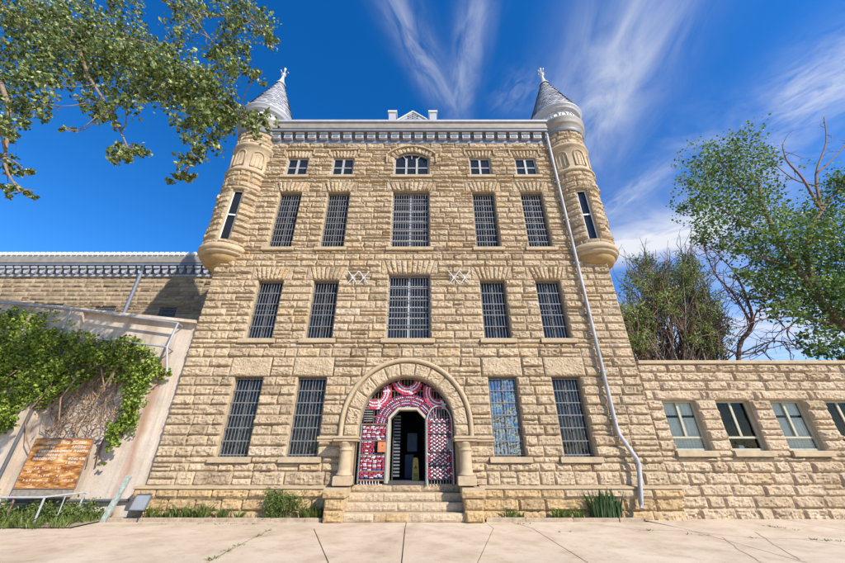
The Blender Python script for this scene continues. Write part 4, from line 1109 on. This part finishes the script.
# --- bushy tree with brown inner twigs
JB = []
for k in range(170):
    a = random.uniform(.03, .97) * PI; r = random.uniform(.25, 1.0) ** .6
    x = 668 - 57 * r * math.cos(a); y = 356 - 104 * r * math.sin(a) * (1 - .18 * abs(math.cos(a)) + .12 * math.sin(7 * a))
    JB.append((x, y, random.uniform(5, 9)))
jY = 9.5
jb = at(668, 380, jY)
t = thing('bushy_tree', 'shrubby green tree with brown bare inner twigs beside the prison corner with the rain pipe', 'tree', (jb[0], jY, 0)); m = MB(); cs = []
for (x, y, r) in JB:
    Y = jY + random.uniform(-2, 2); p = at(x, y, Y); cs.append((*p, r * px_scale(y, Y), (r / 9) ** 1.5))
    s = (jb[0] + random.uniform(-1.6, 1.6), jY + random.uniform(-.4, .4), random.uniform(0, 6))
    b = bend(s, p, .06); m.tube(b, [.06, .05, .04, .028, .014], 'bark_pale' if random.random() < .6 else 'bark_brown', 5, False)
    for _ in range(9):
        q = b[random.randint(2, 4)]; e = q + rng.normal(0, .5, 3) + (p - np.array(s)) * .14; m.tube(bend(q, e, .1, 3), [.026, .02, .012], random.choice(['bark_brown', 'bark_pale']), 4, False)
for sx in (0, .5, -.6): m.tube([(jb[0] + sx, jY, 0), (jb[0] + sx * 1.3, jY, 3), (jb[0] + sx * 2.2, jY, 7)], [.22, .17, .08], 'bark_brown', 7)
for p0, p1 in (((668, 300), (622, 247)), ((690, 310), (716, 252)), ((655, 290), (668, 240)), ((640, 300), (612, 262))):
    m.tube(bend(at(*p0, jY), at(*p1, jY), .06, 6), [.05, .04, .03, .022, .016, .008], 'bark_pale', 5)
m.build('trunk', t)
leaf_cloud('crown', cs, 'juniper_leaf', .19, 200, t, aspect=.4)

# --- vine on the concrete wall
t = thing('climbing_vine', 'bright green climbing vine with dead brown stems covering the concrete wall', 'vine', (-12, .8, 0))
VG = [(5,318,9),(20,322,9),(38,322,9),(10,338,11),(30,340,11),(50,338,10),(5,358,12),(25,360,12),(45,360,12),(8,380,12),(30,382,12),(52,378,10),(5,400,11),(22,402,10),(2,415,8),(12,420,6),(62,345,8),(72,342,8),(88,345,8),(75,358,10),(92,358,9),(60,368,9),(108,347,8),(122,345,7),(135,344,6),(105,358,9),(120,362,9),(132,355,8),(145,352,7),(148,364,8),(160,369,6),(140,372,8),(128,376,8),(115,372,8),(138,386,8),(145,382,6),(130,392,7),(136,402,7),(128,412,7),(122,422,7),(130,424,5),(116,432,6),(112,440,5),(118,442,4),(108,428,4),(70,385,7),(85,375,7),(40,398,7),(55,392,6),(166,372,4),(108,452,2.5),(104,462,2),(-15,340,14),(-15,380,14),(-20,410,10),(-40,360,16),(0,430,6),(8,412,6)]
cs = []
for x, y, r in VG:
    Y = -.12 + random.uniform(-.25, .08); p = at(x, y, Y); cs.append((*p, r * px_scale(y, Y), (r / 9) ** 1.8))
leaf_cloud('foliage', cs, 'vine_leaf', .088, 330, t, flat=(1, .45, 1), aspect=.9, droop=.5)
m = MB()
for k in range(330):
    x = random.uniform(44, 132); y = random.uniform(362, 438)
    if x > 128 - (y - 380) * .1 or (y > 420 and x < 50): continue
    p = at(x, y, .02); L = random.uniform(.25, .8); a = random.choice([random.uniform(.6, 1.2), random.uniform(1.7, 2.5), random.uniform(0, PI)])
    q = (p[0] + L * math.cos(a), random.uniform(-.1, .09), p[2] + L * math.sin(a))
    m.tube(bend(p, q, .12, 4), [.014, .012, .009, .005], 'dead_vine', 4, False)
for k in range(26):
    x = random.uniform(0, 150); p = at(x, 345 + random.uniform(-8, 20), -.05); q = (p[0] + random.uniform(-.7, .7), .03, random.uniform(1.2, 3.2)); m.tube(bend(p, q, .1, 7), [.03, .03, .026, .022, .018, .014, .01], 'dead_vine', 5, False)
m.tube(smooth_line([at(160, 365, -.05), at(140, 390, 0), at(128, 410, .02), at(105, 436, .04), at(96, 466, .05)]), .02, 'dead_vine', 5)
m.build('dead_stems', t)

# ------------------------------------------------------------------ ground
def sheet(name, poly, z, mat, kind='structure'):
    m = MB(); m.poly([(x, y, z) for x, y in poly], mat); return tag(m.build(name), kind=kind)
m = MB(); G = 900
m.poly([(-G, -G, -.05), (G, -G, -.05), (G, G, -.05), (-G, G, -.05)], 'dirt'); tag(m.build('ground'), kind='structure')
m = MB(); gp = .011
def slab(pts):
    c = np.mean(np.array(pts), 0); o = []
    n = len(pts)
    P = [np.array(p, float) for p in pts]
    # inset every edge by the joint width
    for i in range(n):
        a, b, c2 = P[i - 1], P[i], P[(i + 1) % n]
        d1 = (b - a) / np.linalg.norm(b - a); d2 = (c2 - b) / np.linalg.norm(c2 - b)
        n1 = np.array([-d1[1], d1[0]]); n2 = np.array([-d2[1], d2[0]]); bis = n1 + n2; bis /= np.linalg.norm(bis)
        o.append(b + bis * gp / max(.3, np.dot(bis, n1)))
    m.poly([(x, y, 0) for x, y in o], 'pavement_concrete')
    for i in range(n):
        a, b = o[i], o[(i + 1) % n]; m.poly([(a[0], a[1], -.05), (b[0], b[1], -.05), (b[0], b[1], 0), (a[0], a[1], 0)], 'pavement_concrete')
FX = [-20, -8.4, -3.56, -2.6, -.42, 1.69, 2.62, 6.2, 9.8, 13.4, 24]; NX = [-16, -8.4, -3.54, -1.35, -.33, .75, 2.72, 6.3, 9.8, 13.4, 24]
ym = -1.24
LB = [(-20, -1.5), (-9.85, -1.45)]
for i in range(10):
    lf = -1.42 if FX[i] < -9 else ym; rf = ym
    slab([(NX[i], -4.6), (NX[i + 1], -4.6), (FX[i + 1], rf), (FX[i], lf)])
    slab([(NX[i] - (0), -9.0), (NX[i + 1], -9.0), (NX[i + 1], -4.6), (NX[i], -4.6)])
    slab([(NX[i], -14.0), (NX[i + 1], -14.0), (NX[i + 1], -9.0), (NX[i], -9.0)])
    slab([(NX[i], -30.0), (NX[i + 1], -30.0), (NX[i + 1], -14.0), (NX[i], -14.0)])
slab([(-8.4, ym), (-6.0, ym), (-6.1, -.42), (-8.4, -.42)]); slab([(-6.0, ym), (-3.56, ym), (-3.4, -.42), (-6.1, -.42)]); slab([(-3.56, ym), (-2.6, ym), (-2.58, -.42), (-3.4, -.42)])
slab([(-2.6, ym), (-.42, ym), (-.42, -.3), (-2.58, -.3)]); slab([(-.42, ym), (1.69, ym), (1.62, -.3), (-.42, -.3)])
slab([(1.69, ym), (2.62, ym), (2.3, -.42), (1.62, -.42)]); slab([(2.62, ym), (6.2, ym), (5.9, -.42), (2.3, -.42)]); slab([(6.2, ym), (9.8, ym), (9.8, .05), (5.9, .05)]); slab([(9.8, ym), (13.4, ym), (13.4, .05), (9.8, .05)]); slab([(13.4, ym), (24, ym), (24, .05), (13.4, .05)])
tag(m.build('pavement'), kind='structure')
# cracks across the right-hand slabs: thin dark sheets just above the concrete
m = MB()
def gnd(x, y):
    a = (x - CX) / F; b = (CY - y) / F
    dy = math.cos(TILT) - b * math.sin(TILT); dz = math.sin(TILT) + b * math.cos(TILT); k = -EYE / dz
    return (a * k, dy * k - DIST)
for line in ([(206, 563), (239, 545), (272, 528.5)], [(690, 531), (722, 535), (760, 538), (800, 539), (845, 546)], [(722, 537), (740, 550), (762, 563)], [(755, 532), (775, 545), (800, 560)], [(0, 533), (60, 528), (120, 525), (180, 523)], [(590, 524), (640, 530), (690, 531)]):
    P = [np.array(gnd(*p)) for p in line]; Q = []
    for a, b in zip(P[:-1], P[1:]):
        for tt in np.linspace(0, 1, 7, endpoint=False): Q.append(a + (b - a) * tt + rng.normal(0, .012, 2))
    Q.append(P[-1])
    for a, b in zip(Q[:-1], Q[1:]):
        d = b - a; nn = np.array([-d[1], d[0]]); nn = nn / (np.linalg.norm(nn) + 1e-9) * .006
        m.poly([(*(a + nn), .004), (*(a - nn), .004), (*(b - nn), .004), (*(b + nn), .004)], 'dirt')
tag(m.build('pavement_cracks'), kind='structure')
sheet('planting_soil', [(-20, -1.4), (-8.42, -1.25), (-8.42, 1.0), (-20, 1.0)], .02, 'dirt')
m = MB()
m.poly([(-8.4, -.36, .05), (-2.6, -.36, .05), (-2.6, -.1, .06), (-8.4, -.1, .06)], 'dirt'); m.poly([(1.62, -.36, .05), (6.0, -.36, .05), (6.0, -.1, .06), (1.62, -.1, .06)], 'dirt')
tag(m.build('flower_bed_soil'), kind='structure')
def curb(label, x0, x1):
    m = MB(); x = x0
    while x < x1 - .05:
        w = min(random.uniform(.8, 1.3), x1 - x); m.box(x + .006, x + w - .006, -.46 + random.uniform(-.012, .012), -.36, -.04, .085 + random.uniform(-.012, .012), 'curb_stone', .015); x += w
    tag(m.build('bed_curb'), label, 'curb')
curb('low stone curb edging the flower bed with the round bush', -8.2, -2.62)
curb('low stone curb edging the flower bed with the iris clump', 1.66, 5.75)

# ------------------------------------------------------------------ small plants
def blades(name, spots, mat, h, n, spread, width, parent=None, lean=.35):
    V = []; Q = []; T = []
    for (x, y, z, s) in spots:
        for _ in range(int(n * s)):
            a = random.uniform(0, 2 * PI); r = spread * s * random.random() ** .5
            b = np.array([x + r * math.cos(a), y + r * .6 * math.sin(a), z]); L = h * s * random.uniform(.5, 1.15); d = np.array([math.cos(a) * lean * random.random(), math.sin(a) * lean * random.random(), 1.0])
            w = width * random.uniform(.6, 1.2); sd = np.array([math.cos(a + 1.57 + random.uniform(-1, 1)), math.sin(a + 1.57), 0]) * w
            m1 = b + d * L * .55; tp = b + d * L + np.array([d[0], d[1], -.25]) * L * .35
            n0 = len(V); V += [b - sd * .6, b + sd * .6, m1 + sd, m1 - sd, tp + sd * .2, tp - sd * .2]
            Q += [(n0, n0 + 1, n0 + 2, n0 + 3), (n0 + 3, n0 + 2, n0 + 4, n0 + 5)]; T += [min(1, max(0, random.gauss(.5, .25)))] * 6
    return np_mesh(name, np.array(V), np.array(Q), mat, {'tone': T}, parent)
def shrub(label, x, h, r, size=.06, per=420):
    t = thing('small_shrub', label, 'shrub', (x, -.26, .05), 'shrubs in the flower beds')
    cs = [(x + random.uniform(-r, r), -.3 + random.uniform(-.1, .08), .08 + h * random.uniform(.1, .9), r * .42, 1) for _ in range(7)]
    leaf_cloud('foliage', cs, 'weed_leaf', size, per, t, flat=(1, .6, 1), aspect=.4, droop=-1.0)
    m = MB()
    for c in cs: m.tube(bend((x, -.26, .03), c[:3], .08, 3), [.012, .01, .005], 'bark', 4, False)
    m.build('stem', t)
shrub('round dense green bush under the second ground-floor window', at(285, 508, -.26)[0], .56, .36)
for lab, px, h, n in (('yellowish leafy weed growing next to the grey floodlight', 166, .36, 5), ('leafy weed clump second from the grey floodlight', 196, .44, 6), ('narrow leafy weed third from the floodlight, before the round bush', 230, .34, 4), ('light green weed between the round bush and the cheek wall of the steps', 317, .36, 5)):
    x = at(px, 508, -.26)[0]; t = thing('leafy_weed', lab, 'weed', (x, -.26, .05), 'weeds in the flower bed with the round bush')
    blades('foliage', [(x + random.uniform(-.34, .34), -.28, .04, random.uniform(.45, 1.05)) for _ in range(n)], 'weed_leaf', h, 42, .13, .02, t, lean=.75)
    m = MB()
    for _ in range(5): q = x + random.uniform(-.3, .3); m.tube(bend((q, -.27, .03), (q + random.uniform(-.1, .1), -.27, h * random.uniform(.7, 1.25)), .1, 4), [.006, .005, .004, .003], 'dead_vine', 4, False)
    m.build('dry_stem', t)
for lab, px, h, s in (('small broad weed nearest the cheek wall on the rain pipe side of the steps', 510, .26, 1), ('tiny weed beside the small broad weed close to the steps', 520, .2, .8), ('yellow green weed farthest from the iris clump in the row of three', 556, .26, 1), ('middle weed in the row of three near the iris clump', 566, .3, 1), ('low weed in the row of three touching the tall iris clump', 577, .27, 1)):
    x = at(px, 512, -.26)[0]; tag(blades('bed_weed', [(x, -.27, .04, s)], 'weed_leaf', h, 26, .1, .022, lean=.7), lab, 'weed', 'weeds in the right flower bed')
x = at(605, 508, -.26)[0]
tag(blades('iris_clump', [(x - .2, -.28, .04, 1), (x + .05, -.28, .04, 1.05), (x + .25, -.27, .04, .9)], 'iris_leaf', .68, 70, .2, .024, lean=.3), 'tall dark green iris leaf clump beside the foot of the rain pipe', 'plant')
spots = [(random.uniform(-16, -8.6), random.uniform(-1.35, .1), .02, random.uniform(.5, 1.15)) for _ in range(560)]
spots = [s for s in spots if not (s[1] < -.4 and random.random() < .45)]
tag(blades('weedy_grass', spots, 'weed_leaf', .2, 24, .2, .013, lean=.8), kind='stuff')
cs = [(random.uniform(-15, -8.9), random.uniform(-.55, .05), .18, .22, 1) for _ in range(70)]
tag(leaf_cloud('ground_cover', cs, 'weed_leaf', .085, 60, aspect=.5), kind='stuff')
sp = []
for (x0, y0), (x1, y1), n in (((206, 562), (272, 528.5), 26), ((115, 524), (270, 524), 16), ((560, 532), (575, 532), 4), ((640, 530), (660, 531), 5), ((760, 525), (795, 530), 9), ((680, 534), (760, 538), 8), ((500, 524), (540, 524), 5), ((810, 539), (845, 542), 8)):
    for _ in range(n):
        k = random.random(); g = gnd(x0 + (x1 - x0) * k, y0 + (y1 - y0) * k + random.uniform(-.4, .4)); sp.append((g[0], g[1], -.02, random.uniform(.3, .7)))
tag(blades('crack_weeds', sp, 'weed_leaf', .09, 16, .12, .01, lean=1.2), kind='stuff')

# ------------------------------------------------------------------ rusted notice board
SYg = -.35
def S(x, y): return at(x, y, SYg)
c = [S(14, 490), S(75, 487), S(93, 441), S(35, 439)]
x0 = (c[0][0] + c[3][0]) / 2; x1 = (c[1][0] + c[2][0]) / 2; z0 = .735; z1 = 1.97
t = thing('notice_board', 'rusty orange metal notice board with faded white lettering before the concrete wall', 'sign', ((x0 + x1) / 2, SYg, 0))
m = MB()
for a, b in (((x0, z0), (x0, z1)), ((x1, z0), (x1, z1)), ((x0, z1), (x1, z1)), ((x0, z0), (x1, z0))): m.tube([(a[0], SYg + .01, a[1]), (b[0], SYg + .01, b[1])], .022, 'rust_iron', 6)
m.build('panel_frame', t)
m = MB(); m.box(x0 + .02, x1 - .02, SYg - .02, SYg + .05, z0 - .2, z0 - .03, 'old_board', .01); m.build('board', t)
m = MB()
for xx in (x0 + .1, x1 - .1): m.tube([(xx, SYg + .06, 0), (xx, SYg + .06, z1 - .1)], .03, 'rust_iron', 6)
m.build('post', t)
m = MB(); m.box(x0, x1, SYg, SYg + .03, z0, z1, 'rusty_sign', .006)      # what is left of the lettering: illegible broken strokes, denser in the upper rows
W_ = x1 - x0
rows_ = [(.92, [(.22, .42), (.46, .60), (.66, .88)], 1, .075), (.825, [(.24, .38), (.68, .9)], .95, .07), (.745, [(.14, .28), (.31, .47), (.50, .66), (.74, .86), (.88, .97)], 1, .06), (.665, [(.10, .26), (.30, .46), (.50, .64)], 1, .06),
         (.585, [(.10, .26), (.30, .48), (.70, .84), (.87, .98)], 1, .06), (.51, [(.68, .85)], .9, .06), (.40, [(.2, .35), (.45, .6)], .4, .05), (.33, [(.1, .3), (.55, .8)], .35, .05), (.25, [(.3, .5), (.6, .75)], .4, .05), (.16, [(.1, .5), (.6, .9)], .35, .05), (.09, [(.2, .45)], .35, .05)]
for fz, words, dens, hh in rows_:
    for a, b in words:
        x = x0 + a * W_
        while x < x0 + b * W_:
            lw_ = random.uniform(.05, .075); z = z0 + fz * (z1 - z0); h = hh * 1.05
            for bx in (0, lw_ * .7):
                if random.random() < dens: m.box(x + bx, x + bx + .017, SYg - .004, SYg - .001, z - h / 2, z + h / 2, 'faded_letter')
            for bz in random.sample((-h / 2, -.008, h / 2 - .016), 2):
                if random.random() < dens: m.box(x + .017, x + lw_ * .7, SYg - .004, SYg - .001, z + bz, z + bz + .016, 'faded_letter')
            x += lw_ + .02
m.build('panel', t, 'rust stained panel with broken white letters')

# ------------------------------------------------------------------ white pipe railing, post, floodlight
t = thing('pipe_railing', 'low white painted pipe railing in front of the notice board', 'railing', (-9.4, -1.1, 0))
A = at(96, 492, .9); Bp = at(48, 498, -1.2)
rail = [(-9.85, 1.0, .58), (-9.3, -1.18, .60), (-11.4, -1.30, .60)]
m = MB(); m.tube([(-9.2, -.22, .62), (-9.22, -.27, .64), (-9.42, -1.15, .62)], .024, 'window_white', 8); m.tube([(-9.42, -1.15, .62), (-9.6, -1.2, .62), (-14, -1.25, .62)], .024, 'window_white', 8); m.build('top_rail', t)
for p in ((-9.22, -.27), (-9.32, -.7), (-9.42, -1.15), (-10.45, -1.2), (-11.8, -1.22)):
    m = MB(); m.tube([(p[0], p[1], -.02), (p[0], p[1], .6)], .024 if p[1] != -.7 else .014, 'window_white', 8); m.build('post', t)
m = MB(); m.prism([(-8.42, 0), (-8.27, 0), (-8.0, 1.02), (-8.14, 1.05)], -.42, -.35, 'post_green')
tag(m.build('leaning_post'), 'pale green wooden post leaning against the end of the plinth', 'post')
t = thing('flood_light', 'grey square floodlight staked in the ground beside the leaning green post', 'floodlight', (-7.55, -.5, 0))
m = MB(); fx, fz = -7.4, .42
m.grid([[(fx - .19, -.62, fz - .13), (fx + .19, -.62, fz - .13)], [(fx - .19, -.50, fz + .19), (fx + .19, -.50, fz + .19)]], 'lamp_grey', False, False)
m.grid([[(fx - .19, -.62, fz - .13), (fx - .12, -.42, fz - .1)], [(fx - .19, -.50, fz + .19), (fx - .12, -.38, fz + .14)]], 'lamp_grey', False, False); m.grid([[(fx + .19, -.62, fz - .13), (fx + .12, -.42, fz - .1)], [(fx + .19, -.50, fz + .19), (fx + .12, -.38, fz + .14)]], 'lamp_grey', False, False)
m.grid([[(fx - .12, -.42, fz - .1), (fx + .12, -.42, fz - .1)], [(fx - .12, -.38, fz + .14), (fx + .12, -.38, fz + .14)]], 'lamp_grey', False, False)
m.grid([[(fx - .19, -.50, fz + .19), (fx + .19, -.50, fz + .19)], [(fx - .12, -.38, fz + .14), (fx + .12, -.38, fz + .14)]], 'lamp_grey', False, False)
m.build('lamp_head', t)
m = MB()
for a, b in (((fx - .2, fz - .14), (fx + .2, fz - .14)), ((fx - .2, fz + .2), (fx + .2, fz + .2))):
    yy = -.62 if a[1] < fz else -.50; m.tube([(a[0], yy - .005, a[1]), (b[0], yy - .005, b[1])], .014, 'frame_grey', 6)
for sx in (-.2, .2): m.tube([(fx + sx, -.627, fz - .14), (fx + sx, -.507, fz + .2)], .014, 'frame_grey', 6)
m.build('rim', t)
m = MB(); m.tube([(fx, -.45, -.03), (fx, -.45, fz)], .03, 'dark_steel', 8); m.build('stake', t)

# ------------------------------------------------------------------ light, sky, camera
SUN = np.array([1.05, -1.0, 1.08]); SUN = SUN / np.linalg.norm(SUN)
el = math.asin(SUN[2]); azi = math.atan2(SUN[0], SUN[1])
L = bpy.data.lights.new('sun', 'SUN'); L.energy = 5.0; L.angle = math.radians(.53); L.color = (1, .955, .89)
so = bpy.data.objects.new('sun', L); COL.objects.link(so)
import mathutils
so.rotation_euler = mathutils.Vector(tuple(SUN)).to_track_quat('Z', 'Y').to_euler()
W = bpy.data.worlds.new('World'); sc.world = W; W.use_nodes = True
nt = W.node_tree
bg = nt.nodes['Background']
sky = nt.nodes.new('ShaderNodeTexSky'); sky.sky_type = 'NISHITA'; sky.sun_disc = False
sky.sun_elevation = el; sky.sun_rotation = azi; sky.altitude = 1000; sky.air_density = 1.0; sky.dust_density = .4; sky.ozone_density = 3.0
hs = nt.nodes.new('ShaderNodeHueSaturation'); hs.inputs['Saturation'].default_value = 1.36; hs.inputs['Value'].default_value = 1.55; hs.inputs['Hue'].default_value = .508
nt.links.new(sky.outputs[0], hs.inputs['Color'])
tc = nt.nodes.new('ShaderNodeTexCoord'); sep = nt.nodes.new('ShaderNodeSeparateXYZ'); nt.links.new(tc.outputs['Generated'], sep.inputs[0])
def mth(op, a, b=None, c=None, clamp=False):
    n = nt.nodes.new('ShaderNodeMath'); n.operation = op; n.use_clamp = clamp
    for i, v in enumerate((a, b, c)):
        if v is None: continue
        if isinstance(v, (int, float)): n.inputs[i].default_value = v
        else: nt.links.new(v, n.inputs[i])
    return n.outputs[0]
zc = mth('MAXIMUM', sep.outputs['Z'], .06)
U = mth('DIVIDE', sep.outputs['X'], zc); Vv = mth('DIVIDE', sep.outputs['Y'], zc)
def sdir(x, y):
    a = (x - CX) / F; b = (CY - y) / F; dy = math.cos(TILT) - b * math.sin(TILT); dz = math.sin(TILT) + b * math.cos(TILT)
    return np.array([a / dz, dy / dz])
total = None
def streak(p0, p1, wpx, strength, seed, stretch=4.0, nscale=3.0, lo=.35, hi=.75):
    global total
    a, b = sdir(*p0), sdir(*p1); mid = (a + b) / 2; d = b - a; Ln = np.linalg.norm(d); d /= Ln
    mp = ((p0[0] + p1[0]) / 2, (p0[1] + p1[1]) / 2); pd = np.array([p1[1] - p0[1], p0[0] - p1[0]], float); pd /= np.linalg.norm(pd)
    nrm = np.array([-d[1], d[0]]); q = sdir(mp[0] + pd[0] * wpx, mp[1] + pd[1] * wpx) - sdir(*mp); w = abs(np.dot(q, nrm)) + 1e-4
    x = mth('SUBTRACT', U, float(mid[0])); y = mth('SUBTRACT', Vv, float(mid[1]))
    s = mth('ADD', mth('MULTIPLY', x, float(d[0])), mth('MULTIPLY', y, float(d[1]))); t = mth('ADD', mth('MULTIPLY', x, float(nrm[0])), mth('MULTIPLY', y, float(nrm[1])))
    e = mth('ADD', mth('POWER', mth('DIVIDE', mth('ABSOLUTE', s), float(Ln * .55)), 3.0), mth('POWER', mth('DIVIDE', mth('ABSOLUTE', t), float(w)), 2.0))
    mask = mth('POWER', 2.718, mth('MULTIPLY', e, -1.0))
    cb = nt.nodes.new('ShaderNodeCombineXYZ'); nt.links.new(mth('MULTIPLY', s, nscale / Ln), cb.inputs[0]); nt.links.new(mth('MULTIPLY', t, nscale / Ln * stretch), cb.inputs[1]); cb.inputs[2].default_value = seed
    nz = nt.nodes.new('ShaderNodeTexNoise'); nz.inputs['Scale'].default_value = 1.0; nz.inputs['Detail'].default_value = 8; nz.inputs['Roughness'].default_value = .58; nz.inputs['Distortion'].default_value = .6
    nt.links.new(cb.outputs[0], nz.inputs['Vector'])
    mr = nt.nodes.new('ShaderNodeMapRange'); mr.interpolation_type = 'SMOOTHSTEP'; nt.links.new(nz.outputs['Fac'], mr.inputs[0]); mr.inputs[1].default_value = lo; mr.inputs[2].default_value = hi
    v = mth('MULTIPLY', mth('MULTIPLY', mask, mr.outputs[0]), strength)
    total = v if total is None else mth('ADD', total, v, None, True)
streak((375, -40), (452, 112), 17, .50, 1.3, 2.8, 3, .20, .85)
streak((484, -30), (458, 112), 15, .50, 2.1, 2.4, 3, .20, .85)
streak((662, -40), (572, 175), 44, .70, 4.7, 2.4, 2.5, .12, .80)
streak((600, 60), (545, 150), 36, .18, 5.7, 1.8, 2.5, .25, .9)
streak((668, 165), (598, 220), 11, .45, 6.2, 2.2, 3, .2, .8)
streak((560, 262), (740, 222), 20, 1.0, 7.9, 1.6, 3.5, .1, .6)
streak((620, 205), (760, 275), 60, .45, 8.3, 1.6, 4, .2, .8)
streak((775, 110), (900, 50), 36, .62, 9.4, 1.8, 3, .12, .72)
streak((600, 345), (960, 325), 55, .95, 10.5, 2.2, 5, .12, .7)
streak((690, 130), (800, 180), 60, .35, 12.5, 1.8, 4, .2, .8)
streak((500, 110), (535, 70), 16, .2, 13.5, 1.8, 3, .25, .85)
mx = nt.nodes.new('ShaderNodeMix'); mx.data_type = 'RGBA'; nt.links.new(total, mx.inputs[0]); nt.links.new(hs.outputs[0], mx.inputs[6])
CLOUD = 6.0
mx.inputs[7].default_value = (CLOUD * .92, CLOUD * .96, CLOUD * 1.05, 1)
nt.links.new(mx.outputs[2], bg.inputs['Color']); bg.inputs['Strength'].default_value = .11

cam = bpy.data.cameras.new('camera'); co = bpy.data.objects.new('camera', cam); COL.objects.link(co)
co.location = (0, -DIST, EYE); co.rotation_euler = (PI / 2 + TILT, 0, 0)
cam.sensor_width = 36; cam.sensor_fit = 'HORIZONTAL'; cam.lens = F / 845 * 36; cam.clip_start = .05; cam.clip_end = 3000
sc.camera = co
vs = sc.view_settings; vs.view_transform = 'Standard'; vs.look = 'None'; vs.exposure = .45; vs.gamma = 1; vs.use_curve_mapping = False
sc.cycles.max_bounces = 6; sc.cycles.transparent_max_bounces = 8
